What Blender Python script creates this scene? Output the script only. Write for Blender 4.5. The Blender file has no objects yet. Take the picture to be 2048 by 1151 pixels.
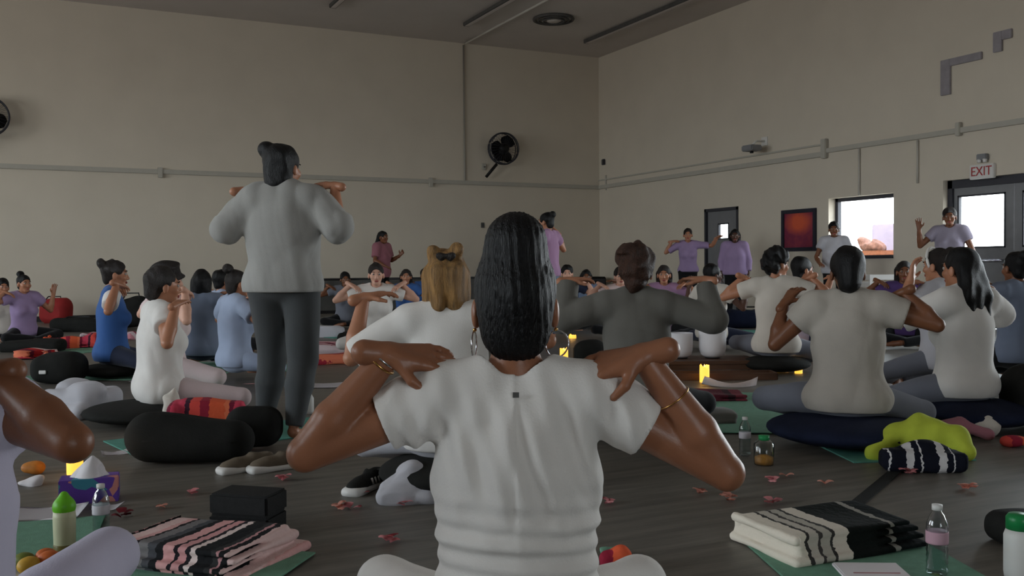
import bpy, bmesh, math, random
import numpy as np
from mathutils import Matrix, Vector
random.seed(7)
PI = math.pi
SC = bpy.context.scene
COL = SC.collection

# ------------------------------------------------------------------ camera
F_PX, YAW, PITCH, ROLL = 1909.97, 0.4619283, -0.02135974, -0.00733423
EYE = np.array([0.0, 0.0, 0.95])
FW = np.array([math.sin(YAW)*math.cos(PITCH), math.cos(YAW)*math.cos(PITCH), math.sin(PITCH)])
_r = np.array([math.cos(YAW), -math.sin(YAW), 0.0]); _u = np.cross(_r, FW)
RT = math.cos(ROLL)*_r + math.sin(ROLL)*_u
UP = -math.sin(ROLL)*_r + math.cos(ROLL)*_u
cd = bpy.data.cameras.new('camera'); cam = bpy.data.objects.new('camera', cd); COL.objects.link(cam)
cd.sensor_width = 36.0; cd.sensor_fit = 'HORIZONTAL'; cd.lens = F_PX/2048*36; cd.clip_start = 0.05; cd.clip_end = 300
cam.matrix_world = Matrix(((RT[0], UP[0], -FW[0], EYE[0]), (RT[1], UP[1], -FW[1], EYE[1]), (RT[2], UP[2], -FW[2], EYE[2]), (0, 0, 0, 1)))
SC.camera = cam

# room dimensions (metres): back wall y = D1, right wall x = D2
D1, D2, HC, HR = 20.0, 12.363, 6.047, 2.89
XL, YF = -9.0, -9.0

# ------------------------------------------------------------------ sky, daylight, exposure
SKY = 11.0
W = bpy.data.worlds.new('overcast_sky'); SC.world = W; W.use_nodes = True
nt = W.node_tree; nt.nodes.clear()
out = nt.nodes.new('ShaderNodeOutputWorld'); bg = nt.nodes.new('ShaderNodeBackground'); bg.inputs[1].default_value = SKY
tc = nt.nodes.new('ShaderNodeTexCoord'); sx = nt.nodes.new('ShaderNodeSeparateXYZ'); cr = nt.nodes.new('ShaderNodeValToRGB')
nt.links.new(tc.outputs['Generated'], sx.inputs[0])
mp = nt.nodes.new('ShaderNodeMapRange'); mp.inputs[1].default_value = -0.1; mp.inputs[2].default_value = 0.4
nt.links.new(sx.outputs[2], mp.inputs[0]); nt.links.new(mp.outputs[0], cr.inputs[0])
cr.color_ramp.elements[0].color = (0.55, 0.53, 0.52, 1); cr.color_ramp.elements[1].color = (0.80, 0.90, 1.0, 1)
e = cr.color_ramp.elements.new(0.22); e.color = (0.93, 0.97, 1.0, 1)
nt.links.new(cr.outputs[0], bg.inputs[0]); nt.links.new(bg.outputs[0], out.inputs[0])
vs = SC.view_settings
vs.view_transform = 'Standard'; vs.look = 'None'; vs.exposure = 0.0; vs.gamma = 1.0; vs.use_curve_mapping = False

def portal(loc, look, sx_, sy_):
    """sampling portal in a window opening: guides the sky light through it, gives no light of its own"""
    l = bpy.data.lights.new('window_portal', 'AREA'); l.shape = 'RECTANGLE'; l.size = sx_; l.size_y = sy_
    l.cycles.is_portal = True
    o = bpy.data.objects.new('window_portal', l); COL.objects.link(o); o.location = loc
    o.rotation_euler = Vector(look).to_track_quat('-Z', 'Y').to_euler()

# ------------------------------------------------------------------ pixel (2048 x 1151) -> room geometry
def ray(px, py):
    d = FW + RT*((px-1024)/F_PX) - UP*((py-575.5)/F_PX)
    return d
def at_depth(px, py, D): return EYE + ray(px, py)*D
def ground(px, py, z=0.0):
    d = ray(px, py); return EYE + d*((z-EYE[2])/d[2])
def on_back(px, py, y=D1):
    d = ray(px, py); return EYE + d*((y-EYE[1])/d[1])
def on_right(px, py, x=D2):
    d = ray(px, py); return EYE + d*((x-EYE[0])/d[0])
def on_ceil(px, py, z=HC): return ground(px, py, z)
def spot(px, D):
    p = at_depth(px, 540, D); return np.array([p[0], p[1], 0.0])
def heading(p, a):
    """local +y turned a degrees clockwise from straight away from the camera"""
    return math.atan2(p[1], p[0]) - PI/2 - math.radians(a)

# ------------------------------------------------------------------ materials
def lin(c):
    return tuple(((v/255)/12.92 if v/255 <= 0.04045 else ((v/255+0.055)/1.055)**2.4) for v in c)
def material(name, rgb, rough=0.7, var=0.12, scale=8.0, bump=0.0, bscale=60.0, spec=0.3, stretch=None, metal=0.0, sheen=0.0, coat=0.0):
    m = bpy.data.materials.new(name); m.use_nodes = True; t = m.node_tree; b = t.nodes['Principled BSDF']
    c = lin(rgb)
    tc = t.nodes.new('ShaderNodeTexCoord'); mpn = t.nodes.new('ShaderNodeMapping'); t.links.new(tc.outputs['Object'], mpn.inputs[0])
    if stretch: mpn.inputs['Scale'].default_value = stretch
    n = t.nodes.new('ShaderNodeTexNoise'); n.inputs['Scale'].default_value = scale; n.inputs['Detail'].default_value = 4
    t.links.new(mpn.outputs[0], n.inputs['Vector'])
    r = t.nodes.new('ShaderNodeValToRGB'); r.color_ramp.elements[0].position = 0.3; r.color_ramp.elements[1].position = 0.7
    r.color_ramp.elements[0].color = tuple(v*(1-var) for v in c)+(1,); r.color_ramp.elements[1].color = tuple(min(1, v*(1+var)) for v in c)+(1,)
    t.links.new(n.outputs[0], r.inputs[0]); t.links.new(r.outputs[0], b.inputs['Base Color'])
    b.inputs['Roughness'].default_value = rough; b.inputs['Specular IOR Level'].default_value = spec; b.inputs['Metallic'].default_value = metal
    if sheen: b.inputs['Sheen Weight'].default_value = sheen
    if coat: b.inputs['Coat Weight'].default_value = coat
    if bump:
        n2 = t.nodes.new('ShaderNodeTexNoise'); n2.inputs['Scale'].default_value = bscale; n2.inputs['Detail'].default_value = 3
        t.links.new(mpn.outputs[0], n2.inputs['Vector'])
        bp = t.nodes.new('ShaderNodeBump'); bp.inputs['Strength'].default_value = bump; bp.inputs['Distance'].default_value = 0.02
        t.links.new(n2.outputs[0], bp.inputs['Height']); t.links.new(bp.outputs[0], b.inputs['Normal'])
    return m
def stripes(name, cols, axis=0, scale=1.0, rough=0.9, wob=0.03, rot=0.0, off=0.0):
    """bands of colour woven across a cloth: cols = [(position, rgb), ...] repeated along one axis"""
    m = bpy.data.materials.new(name); m.use_nodes = True; t = m.node_tree; b = t.nodes['Principled BSDF']
    tc = t.nodes.new('ShaderNodeTexCoord'); mpn = t.nodes.new('ShaderNodeMapping'); t.links.new(tc.outputs['Object'], mpn.inputs[0])
    mpn.inputs['Rotation'].default_value = (0, 0, rot); mpn.inputs['Location'].default_value = (off, 0, 0)
    n = t.nodes.new('ShaderNodeTexNoise'); n.inputs['Scale'].default_value = 45; n.inputs['Detail'].default_value = 3; t.links.new(mpn.outputs[0], n.inputs['Vector'])
    s = t.nodes.new('ShaderNodeSeparateXYZ'); t.links.new(mpn.outputs[0], s.inputs[0])
    ma = t.nodes.new('ShaderNodeMath'); ma.operation = 'MULTIPLY_ADD'; t.links.new(n.outputs[0], ma.inputs[0]); ma.inputs[1].default_value = wob; t.links.new(s.outputs[axis], ma.inputs[2])
    mu = t.nodes.new('ShaderNodeMath'); mu.operation = 'MULTIPLY'; t.links.new(ma.outputs[0], mu.inputs[0]); mu.inputs[1].default_value = scale
    fr = t.nodes.new('ShaderNodeMath'); fr.operation = 'FRACT'; t.links.new(mu.outputs[0], fr.inputs[0])
    r = t.nodes.new('ShaderNodeValToRGB'); r.color_ramp.interpolation = 'CONSTANT'
    while len(r.color_ramp.elements) < len(cols): r.color_ramp.elements.new(0.99)
    for el, (p, c) in zip(r.color_ramp.elements, cols): el.position = p; el.color = lin(c)+(1,)
    t.links.new(fr.outputs[0], r.inputs[0]); t.links.new(r.outputs[0], b.inputs['Base Color'])
    b.inputs['Roughness'].default_value = rough; b.inputs['Specular IOR Level'].default_value = 0.15
    bp = t.nodes.new('ShaderNodeBump'); bp.inputs['Strength'].default_value = 0.4; bp.inputs['Distance'].default_value = 0.01
    t.links.new(n.outputs[0], bp.inputs['Height']); t.links.new(bp.outputs[0], b.inputs['Normal'])
    return m
def clear(name, tint=(235, 240, 240), refl=0.18, rough=0.08):
    m = bpy.data.materials.new(name); m.use_nodes = True; t = m.node_tree; t.nodes.clear()
    o = t.nodes.new('ShaderNodeOutputMaterial'); mx = t.nodes.new('ShaderNodeMixShader'); tr = t.nodes.new('ShaderNodeBsdfTransparent'); g = t.nodes.new('ShaderNodeBsdfGlossy')
    lw = t.nodes.new('ShaderNodeLayerWeight'); lw.inputs[0].default_value = refl
    tr.inputs[0].default_value = lin(tint)+(1,); g.inputs['Roughness'].default_value = rough
    t.links.new(lw.outputs['Facing'], mx.inputs[0]); t.links.new(tr.outputs[0], mx.inputs[1]); t.links.new(g.outputs[0], mx.inputs[2]); t.links.new(mx.outputs[0], o.inputs[0])
    return m
def glow(name, rgb, strength, base=(250, 220, 150)):
    m = material(name, base, 0.5); b = m.node_tree.nodes['Principled BSDF']
    b.inputs['Emission Color'].default_value = rgb+(1,); b.inputs['Emission Strength'].default_value = strength
    return m

M = {}
M['wall'] = material('painted_wall', (206, 196, 180), 0.85, 0.03, 1.5, 0.05, 90, 0.2)
M['ceil'] = material('painted_ceiling', (204, 196, 190), 0.9, 0.03, 1.2, 0.04, 60, 0.2)
M['trim'] = material('painted_trunking', (176, 171, 160), 0.6, 0.03)
M['pipe'] = material('painted_conduit', (186, 180, 170), 0.6, 0.03)
M['darkbase'] = material('rubber_baseboard', (48, 46, 46), 0.6)
M['steel_dark'] = material('dark_steel', (58, 58, 64), 0.5, 0.05)
M['steel_grey'] = material('grey_painted_steel', (128, 128, 130), 0.5, 0.05)
M['door_grey'] = material('grey_door_paint', (118, 118, 120), 0.55, 0.04)
M['black_plastic'] = material('black_plastic', (20, 20, 21), 0.45)
M['white_plastic'] = material('white_plastic', (215, 212, 208), 0.45, 0.03)
M['fixture'] = material('dark_fixture', (84, 82, 80), 0.7)
M['pane'] = clear('window_glass', (250, 252, 252), 0.08, 0.02)
M['pale_box'] = material('pale_grey_paint', (150, 140, 160), 0.6, 0.05)
M['concrete'] = material('concrete', (170, 166, 160), 0.9, 0.1, 3)

# floor: grey wood-look vinyl
def floor_mat():
    m = material('grey_wood_vinyl', (100, 95, 88), 0.45, 0.28, 2.2, 0.05, 8, 0.35, (0.9, 9, 1))
    t = m.node_tree; b = t.nodes['Principled BSDF']
    return m
M['floor'] = floor_mat()
M['skin_tan'] = material('tan_skin', (172, 118, 90), 0.42, 0.06, 14, 0.04, 160, 0.35)
M['skin_brown'] = material('brown_skin', (120, 76, 52), 0.42, 0.07, 14, 0.04, 160, 0.35)
M['skin_olive'] = material('olive_brown_skin', (146, 96, 70), 0.38, 0.06, 14, 0.04, 160, 0.35)
M['skin_dark'] = material('deep_brown_skin', (84, 56, 44), 0.5, 0.07, 14, 0.04, 160, 0.35)
M['skin_light'] = material('light_skin', (206, 158, 136), 0.5, 0.06, 14, 0.04, 160, 0.35)
M['lips'] = material('lip_skin', (150, 78, 72), 0.45)
M['eye'] = material('eye_white', (176, 166, 158), 0.25)
M['iris'] = material('dark_iris', (30, 20, 16), 0.2)
M['hair_black'] = material('black_hair', (13, 12, 13), 0.45, 0.3, 30, 0.4, 90, 0.22, (4, 4, 0.6))
M['hair_dark'] = material('dark_brown_hair', (34, 26, 22), 0.5, 0.35, 30, 0.6, 90, 0.3, (4, 4, 0.6))
M['hair_auburn'] = material('auburn_hair', (58, 34, 22), 0.5, 0.4, 26, 0.7, 80, 0.3, (3, 3, 1))
M['hair_blonde'] = material('streaked_blonde_hair', (150, 112, 66), 0.5, 0.55, 16, 0.7, 90, 0.3, (4, 4, 0.5))
M['gold'] = material('gold_metal', (205, 160, 95), 0.25, 0.05, metal=1.0)
M['silver'] = material('silver_metal', (200, 200, 205), 0.2, 0.05, metal=1.0)
def cloth(name, rgb, var=0.07): M[name] = material(name, rgb, 0.85, var, 5, 0.12, 220, 0.2, None, 0, 0.1)
for n_, c_ in dict(white_cotton=(222, 217, 212), cream_cotton=(200, 192, 182), oat_cotton=(176, 168, 158), pinkish_cotton=(214, 194, 192), lilac_cotton=(152, 130, 166), pale_lilac_cotton=(184, 178, 196),
                   rose_cotton=(152, 98, 108), orchid_cotton=(160, 124, 156), blue_cotton=(56, 92, 150), slate_cotton=(118, 128, 148), pale_blue_cotton=(160, 172, 196),
                   grey_jersey=(156, 154, 150), charcoal_knit=(98, 95, 89), charcoal_legging=(70, 72, 73), navy_cotton=(30, 36, 56), black_cotton=(20, 20, 22), purple_cotton=(86, 62, 116),
                   grey_cotton=(112, 114, 124), pale_grey_cotton=(182, 180, 186), jean_cotton=(108, 124, 150), pale_pink_cotton=(206, 186, 186), grey_lilac_cotton=(150, 142, 158)).items(): cloth(n_, c_)
M['black_canvas'] = material('black_canvas', (33, 33, 31), 0.9, 0.15, 10, 0.2, 180, 0.15)
M['navy_canvas'] = material('navy_canvas', (26, 32, 52), 0.9, 0.15, 10, 0.2, 180, 0.15)
M['foam'] = material('black_foam', (36, 36, 36), 0.8, 0.15, 60, 0.2, 250, 0.2)
M['mat_green'] = material('sage_green_mat', (112, 154, 132), 0.85, 0.08, 30, 0.25, 300, 0.2)
M['mat_teal'] = material('teal_green_mat', (92, 150, 136), 0.85, 0.08, 30, 0.25, 300, 0.2)
M['paper'] = material('white_paper', (224, 218, 220), 0.8, 0.02)

# ------------------------------------------------------------------ object helpers
def link(name, me, mat=None, parent=None, loc=(0, 0, 0), rz=0.0, label=None, cat=None, group=None, kind=None):
    o = bpy.data.objects.new(name, me); COL.objects.link(o)
    if me is not None and mat is not None:
        for mm in (mat if isinstance(mat, (list, tuple)) else [mat]): me.materials.append(mm)
    o.location = tuple(loc); o.rotation_euler = (0, 0, rz)
    if parent is not None: o.parent = parent
    if label: o['label'] = label
    if cat: o['category'] = cat
    if group: o['group'] = group
    if kind: o['kind'] = kind
    return o
def thing(name, loc, rz, label, cat, group=None): return link(name, None, None, None, loc, rz, label, cat, group)
def copy_thing(o, loc, rz, label):
    r = o.copy(); COL.objects.link(r); r.location = tuple(loc); r.rotation_euler = (0, 0, rz); r['label'] = label
    for c in list(o.children):
        d = c.copy(); COL.objects.link(d); d.parent = r
        for g in list(c.children):
            f = g.copy(); COL.objects.link(f); f.parent = d
    return r
def bmm(bm, smooth=False):
    me = bpy.data.meshes.new('mesh'); bmesh.ops.recalc_face_normals(bm, faces=bm.faces); bm.to_mesh(me); bm.free()
    if smooth:
        for p in me.polygons: p.use_smooth = True
    return me
def box(bm, c, s, rz=0.0, bev=0.0, rot=None):
    mt = Matrix.Translation(c) @ (rot if rot is not None else Matrix.Rotation(rz, 4, 'Z')) @ Matrix.Diagonal((*s, 1))
    r = bmesh.ops.create_cube(bm, size=1.0, matrix=mt)
    if bev:
        ed = list({e for v in r['verts'] for e in v.link_edges})
        bmesh.ops.bevel(bm, geom=ed, offset=bev, segments=2, affect='EDGES')
def boxm(c, s, rz=0.0, bev=0.0, smooth=False):
    bm = bmesh.new(); box(bm, c, s, rz, bev); return bmm(bm, smooth)
def tube(bm, pts, r, n=10, closed=False):
    pts = [Vector(p) for p in pts]; rings = []
    N = len(pts)
    for i, p in enumerate(pts):
        a = pts[(i-1) % N] if (i or closed) else p; b = pts[(i+1) % N] if (i < N-1 or closed) else p
        t = (b-a).normalized(); x = t.orthogonal() if abs(t.z) > 0.95 else t.cross(Vector((0, 0, 1)))
        x.normalize(); y = t.cross(x); rr = r[i] if isinstance(r, (list, tuple)) else r
        rings.append([bm.verts.new(p+(x*math.cos(2*PI*k/n)+y*math.sin(2*PI*k/n))*rr) for k in range(n)])
    for i in range(N if closed else N-1):
        A, B = rings[i], rings[(i+1) % N]
        for k in range(n): bm.faces.new((A[k], A[(k+1) % n], B[(k+1) % n], B[k]))
    if not closed:
        bm.faces.new(rings[0][::-1]); bm.faces.new(rings[-1])
def tubem(pts, r, n=10, closed=False):
    bm = bmesh.new(); tube(bm, pts, r, n, closed); return bmm(bm, True)
def lathe(bm, prof, n=24, c=(0, 0, 0)):
    rings = []
    for (r, z) in prof:
        rings.append([bm.verts.new((c[0]+max(r, 1e-4)*math.cos(2*PI*k/n), c[1]+max(r, 1e-4)*math.sin(2*PI*k/n), c[2]+z)) for k in range(n)])
    for A, B in zip(rings, rings[1:]):
        for k in range(n): bm.faces.new((A[k], A[(k+1) % n], B[(k+1) % n], B[k]))
    bm.faces.new(rings[0][::-1]); bm.faces.new(rings[-1])
def lathem(prof, n=24): bm = bmesh.new(); lathe(bm, prof, n); return bmm(bm, True)

# ------------------------------------------------------------------ soft shapes: distance fields meshed with surface nets
CORN = [(i, j, k) for i in (0, 1) for j in (0, 1) for k in (0, 1)]
EDG = [(a, b) for ia, a in enumerate(CORN) for b in CORN[ia+1:] if sum(abs(x-y) for x, y in zip(a, b)) == 1]
def nets(Fd, org, h):
    S = Fd < 0
    n = [s-1 for s in Fd.shape]
    cnt = np.zeros(n, np.int8)
    for (i, j, k) in CORN: cnt += S[i:i+n[0], j:j+n[1], k:k+n[2]]
    idx = np.argwhere((cnt > 0) & (cnt < 8))
    if len(idx) == 0: return np.zeros((0, 3)), np.zeros((0, 4), int)
    vid = -np.ones(n, np.int64); vid[idx[:, 0], idx[:, 1], idx[:, 2]] = np.arange(len(idx))
    acc = np.zeros((len(idx), 3)); w = np.zeros(len(idx))
    for a, b in EDG:
        fa = Fd[idx[:, 0]+a[0], idx[:, 1]+a[1], idx[:, 2]+a[2]]; fb = Fd[idx[:, 0]+b[0], idx[:, 1]+b[1], idx[:, 2]+b[2]]
        m = (fa < 0) != (fb < 0)
        t = np.where(m, fa/np.where(m, fa-fb, 1), 0)
        acc += m[:, None]*(np.array(a)+(np.array(b)-np.array(a))*t[:, None]); w += m
    V = org+h*(idx+acc/w[:, None])
    Q = []
    for ax in range(3):
        sl0 = [slice(None)]*3; sl1 = [slice(None)]*3; sl0[ax] = slice(0, -1); sl1[ax] = slice(1, None)
        A = S[tuple(sl0)]; B = S[tuple(sl1)]
        e = np.argwhere(A != B); b1, b2 = (ax+1) % 3, (ax+2) % 3
        ok = (e[:, b1] > 0) & (e[:, b2] > 0) & (e[:, b1] < n[b1]) & (e[:, b2] < n[b2]); e = e[ok]
        ins = A[e[:, 0], e[:, 1], e[:, 2]]
        def g(o1, o2):
            q = e.copy(); q[:, b1] += o1; q[:, b2] += o2; return vid[q[:, 0], q[:, 1], q[:, 2]]
        q = np.stack([g(-1, -1), g(0, -1), g(0, 0), g(-1, 0)], 1); q[~ins] = q[~ins][:, ::-1]
        Q.append(q)
    Q = np.concatenate(Q); Q = Q[(Q >= 0).all(1)]
    return V, Q
def np_mesh(parts):
    V = []; Q = []; o = 0
    for v, q in parts:
        V.append(v); Q.append(q+o); o += len(v)
    V = np.concatenate(V).astype(np.float32); Q = np.concatenate(Q).astype(np.int32)
    me = bpy.data.meshes.new('mesh'); me.vertices.add(len(V)); me.vertices.foreach_set('co', V.ravel())
    me.loops.add(Q.size); me.loops.foreach_set('vertex_index', Q.ravel())
    me.polygons.add(len(Q)); me.polygons.foreach_set('loop_start', np.arange(0, Q.size, 4, dtype=np.int32))
    me.polygons.foreach_set('use_smooth', np.ones(len(Q), bool)); me.update(calc_edges=True)
    return me
A3 = lambda p: np.asarray(p, float)
def cap(a, b, ra, rb=None, k=0.02, op='u', flat=None, clip=None):
    return dict(t='cap', a=A3(a), b=A3(b), ra=ra, rb=ra if rb is None else rb, k=k, op=op, flat=flat, clip=clip)
def ell(c, r, R=None, k=0.03, op='u', clip=None): return dict(t='ell', c=A3(c), r=A3(r), R=R, k=k, op=op, clip=clip)
def rbox(c, s, r, R=None, k=0.02, op='u', clip=None): return dict(t='box', c=A3(c), s=A3(s), r=r, R=R, k=k, op=op, clip=clip)
def bounds(p):
    if p['t'] == 'cap':
        m = max(p['ra'], p['rb']); return np.minimum(p['a'], p['b'])-m, np.maximum(p['a'], p['b'])+m
    m = p['r'].max() if p['t'] == 'ell' else float(np.linalg.norm(p['s']))
    if p['R'] is None: rr = p['r'] if p['t'] == 'ell' else p['s']; return p['c']-rr, p['c']+rr
    return p['c']-m, p['c']+m
def dist(p, P):
    if p['t'] == 'cap':
        a, b = p['a'], p['b']; q = P
        if p['flat'] is not None:
            nrm, s = p['flat']; nrm = A3(nrm); g = lambda z: z+np.multiply.outer(z@nrm, nrm)*(1/s-1)
            q = g(P); a = g(a); b = g(b)
        ba = b-a; L = max(ba@ba, 1e-9); t = np.clip((q-a)@ba/L, 0, 1)
        d = np.sqrt((((q-a)-t[..., None]*ba)**2).sum(-1))-(p['ra']+(p['rb']-p['ra'])*t)
    else:
        q = P-p['c']
        if p['R'] is not None: q = q@p['R']
        if p['t'] == 'ell':
            k0 = np.sqrt(((q/p['r'])**2).sum(-1)); k1 = np.sqrt(((q/p['r']**2)**2).sum(-1)); d = k0*(k0-1)/np.maximum(k1, 1e-6)
        else:
            u = np.abs(q)-(p['s']-p['r']); d = np.sqrt((np.maximum(u, 0)**2).sum(-1))+np.minimum(u.max(-1), 0)-p['r']
    if p['clip'] is not None:
        for (c, n) in p['clip']: d = np.maximum(d, (P-A3(c))@A3(n))
    return d
def soft(prims, h, disp=None, cut=(), pad=0.03):
    """mesh arrays of a smooth union / difference of primitives"""
    lo = np.min([bounds(p)[0] for p in prims if p['op'] == 'u'], 0)-pad; hi = np.max([bounds(p)[1] for p in prims if p['op'] == 'u'], 0)+pad
    n = np.ceil((hi-lo)/h).astype(int)+1
    Fd = np.full(n, 1.0, np.float64)
    ax = [lo[i]+h*np.arange(n[i]) for i in range(3)]
    for p in prims:
        b0, b1 = bounds(p); mg = p['k']+2*h+0.012
        i0 = np.clip(np.floor((b0-mg-lo)/h).astype(int), 0, n-1); i1 = np.clip(np.ceil((b1+mg-lo)/h).astype(int)+1, 1, n)
        if (i1 <= i0).any(): continue
        P = np.stack(np.meshgrid(*[ax[i][i0[i]:i1[i]] for i in range(3)], indexing='ij'), -1)
        d = dist(p, P); sl = tuple(slice(i0[i], i1[i]) for i in range(3)); f = Fd[sl]; k = p['k']
        if p['op'] == 'u':
            hh = np.clip(0.5+0.5*(f-d)/k, 0, 1); Fd[sl] = f*(1-hh)+d*hh-k*hh*(1-hh)
        else:
            d = -d; hh = np.clip(0.5-0.5*(f-d)/k, 0, 1); Fd[sl] = f*(1-hh)+d*hh+k*hh*(1-hh)
    if disp is not None or cut:
        near = np.argwhere(np.abs(Fd) < 0.06); P = lo+h*near; v = Fd[near[:, 0], near[:, 1], near[:, 2]]
        if disp is not None: v = v+disp(P)
        Fd[near[:, 0], near[:, 1], near[:, 2]] = v
    if cut:
        G = np.stack(np.meshgrid(*ax, indexing='ij'), -1)
        for (c, nn) in cut: Fd = np.maximum(Fd, (G-A3(c))@A3(nn))
    Fd[0] = Fd[-1] = 1; Fd[:, 0] = Fd[:, -1] = 1; Fd[:, :, 0] = Fd[:, :, -1] = 1
    return nets(Fd, lo, h)
def softm(prims, h, disp=None, cut=()): return np_mesh([soft(prims, h, disp, cut)])
def noise_fn(seed, amp, freqs, stretch=(1, 1, 1), ridge=0.0):
    r = np.random.RandomState(int(abs(seed))); ws = []
    for f in freqs:
        for _ in range(4):
            v = r.normal(size=3); v /= np.linalg.norm(v); ws.append((v*f*np.array(stretch), r.uniform(0, 6.28), amp*freqs[0]/f))
    def fn(P):
        q = P+0.02*np.sin(P[:, [1, 2, 0]]*17+seed)
        s = 0
        for v, ph, a in ws:
            w = np.sin(q@v+ph); s = s+a*((1-ridge)*w+ridge*(1.2-2.4*np.sqrt(np.abs(w)+0.01)))
        return s*0.5
    return fn

# ------------------------------------------------------------------ the room
def wall_with_holes(name, axis, pos, thick, u0, u1, z0, z1, holes, mat):
    """axis 'x': wall in plane x=pos running along y. thick is signed, pointing outwards"""
    us = sorted({u0, u1, *[h[0] for h in holes], *[h[1] for h in holes]}); zs = sorted({z0, z1, *[h[2] for h in holes], *[h[3] for h in holes]})
    bm = bmesh.new()
    for a, b in zip(us, us[1:]):
        for c, d in zip(zs, zs[1:]):
            mu, mz = (a+b)/2, (c+d)/2
            if any(h[0] < mu < h[1] and h[2] < mz < h[3] for h in holes): continue
            if axis == 'x': box(bm, (pos+thick/2, mu, mz), (abs(thick), b-a, d-c))
            else: box(bm, (mu, pos+thick/2, mz), (b-a, abs(thick), d-c))
    return link(name, bmm(bm), mat, kind='structure')
link('floor', boxm(((XL+D2)/2, (YF+D1)/2, -0.1), (D2-XL+0.6, D1-YF+0.6, 0.2)), M['floor'], kind='structure')
link('ceiling', boxm(((XL+D2)/2, (YF+D1)/2, HC+0.1), (D2-XL+0.6, D1-YF+0.6, 0.2)), M['ceil'], kind='structure')
TH = 0.30
def yr(px, py=450): return float(on_right(px, py)[1])
def zr(px, py): return float(on_right(px, py)[2])
wy1, wy0 = yr(1657, 395), yr(1787, 395); wz0, wz1 = zr(1720, 517), zr(1720, 391)
d1a, d1b = yr(1477), yr(1410); d1z = 2.12
ey1 = yr(1886, 380); ey0 = ey1-2.15; ez = 2.22
NEARW = [(5.5, 8.5, 0.15, 3.1), (1.8, 4.8, 0.15, 3.1)]
holes = [(wy0, wy1, wz0, wz1), (d1a, d1b, 0.0, d1z), (ey0, ey1, 0.0, ez)]+NEARW
link('wall_back', boxm(((XL+D2)/2, D1+0.15, HC/2), (D2-XL+0.6, 0.3, HC)), M['wall'], kind='structure')
wall_with_holes('wall_right', 'x', D2, TH, YF, D1, 0, HC, holes, M['wall'])
FRW = [(-1.8, 1.8, 1.2, 3.4)]
wall_with_holes('wall_front', 'y', YF, -TH, XL, D2, 0, HC, FRW, M['wall'])
ADDED_LFW = [(2.0, 8.0, 1.2, 4.4), (12.0, 16.5, 1.2, 4.6)]  # unseen openings, added to brighten the back and right walls and the left group
wall_with_holes('wall_left', 'x', XL, -TH, YF, D1, 0, HC, ADDED_LFW, M['wall'])
# baseboards and trunking
link('baseboard_back', boxm(((XL+D2)/2, D1-0.008, 0.05), (D2-XL, 0.016, 0.1)), M['darkbase'], kind='structure')
for i, (a, b) in enumerate([(YF, ey0-0.06), (ey1+0.06, d1a-0.07), (d1b+0.07, D1)]):
    link('baseboard_right', boxm((D2-0.008, (a+b)/2, 0.05), (0.016, b-a, 0.1)), M['darkbase'], kind='structure')
bm = bmesh.new(); box(bm, ((XL+D2)/2, D1-0.03, HR), (D2-XL, 0.06, 0.09), bev=0.008)
for px in (320, 860): p = on_back(px, 345); box(bm, (p[0], D1-0.04, HR-0.02), (0.09, 0.08, 0.2), bev=0.008)
link('trim_1', bmm(bm), M['trim'], kind='structure')
ysp = yr(1652, 310)
bm = bmesh.new(); box(bm, (D2-0.03, (D1+ysp)/2, HR), (0.06, D1-ysp, 0.09), bev=0.008); box(bm, (D2-0.02, (D1+ysp)/2, HR+0.17), (0.03, D1-ysp, 0.03))
box(bm, (D2-0.04, ysp, HR+0.09), (0.08, 0.12, 0.34), bev=0.01)
link('trim_2', bmm(bm), M['trim'], kind='structure')
bm = bmesh.new(); box(bm, (D2-0.03, (ysp+YF)/2, HR+0.05), (0.06, ysp-YF, 0.08), bev=0.008)
p = on_right(1921, 265); box(bm, (D2-0.04, p[1], HR+0.07), (0.08, 0.08, 0.2), bev=0.008)
link('trim_3', bmm(bm), M['trim'], kind='structure')
p = on_back(927, 200); link('trim_4', tubem([(p[0], D1-0.03, HR), (p[0], D1-0.03, HC-0.05), (p[0], D1-0.2, HC-0.03), (p[0], 2, HC-0.03)], 0.022, 8), M['pipe'], kind='structure')
for i, (px, z0, z1) in enumerate([(1720, wz1, HR), (1837, ez, HR)]):
    p = on_right(px, 330); link('trim_%d' % (5+i), tubem([(D2-0.02, p[1], z0), (D2-0.02, p[1], z1)], 0.018, 8), M['pipe'], kind='structure')
link('trim_7', boxm((D2-0.015, D1-0.33, 2.98), (0.03, 0.03, 0.36)), M['pipe'], kind='structure')

# windows on the right wall (recessed dark frames in deep white reveals)
def window(n, y0, y1, z0, z1, bars=1):
    w = link('window_%d' % n, None, None, None, (D2+0.2, (y0+y1)/2, z0), 0, kind='structure')
    hy, hz = (y1-y0)/2, z1-z0; fw_ = 0.06
    bm = bmesh.new()
    box(bm, (0, 0, fw_/2), (0.08, 2*hy, fw_)); box(bm, (0, 0, hz-fw_/2), (0.08, 2*hy, fw_))
    for s in (-1, 1): box(bm, (0, s*(hy-fw_/2), hz/2), (0.08, fw_, hz))
    link('window_frame', bmm(bm), M['steel_dark'], w)
    link('window_pane', boxm((0.01, 0, hz/2), (0.006, 2*hy-2*fw_, hz-2*fw_)), M['pane'], w)
    link('window_sill', boxm((-0.12, 0, 0.012), (0.22, 2*hy, 0.024)), M['steel_dark'], w)
    portal((D2+0.27, (y0+y1)/2, (z0+z1)/2), (-1, 0, 0), 2*hy, hz)
window(1, wy0, wy1, wz0, wz1)
for i, q in enumerate(NEARW): window(2+i, *q)
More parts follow.
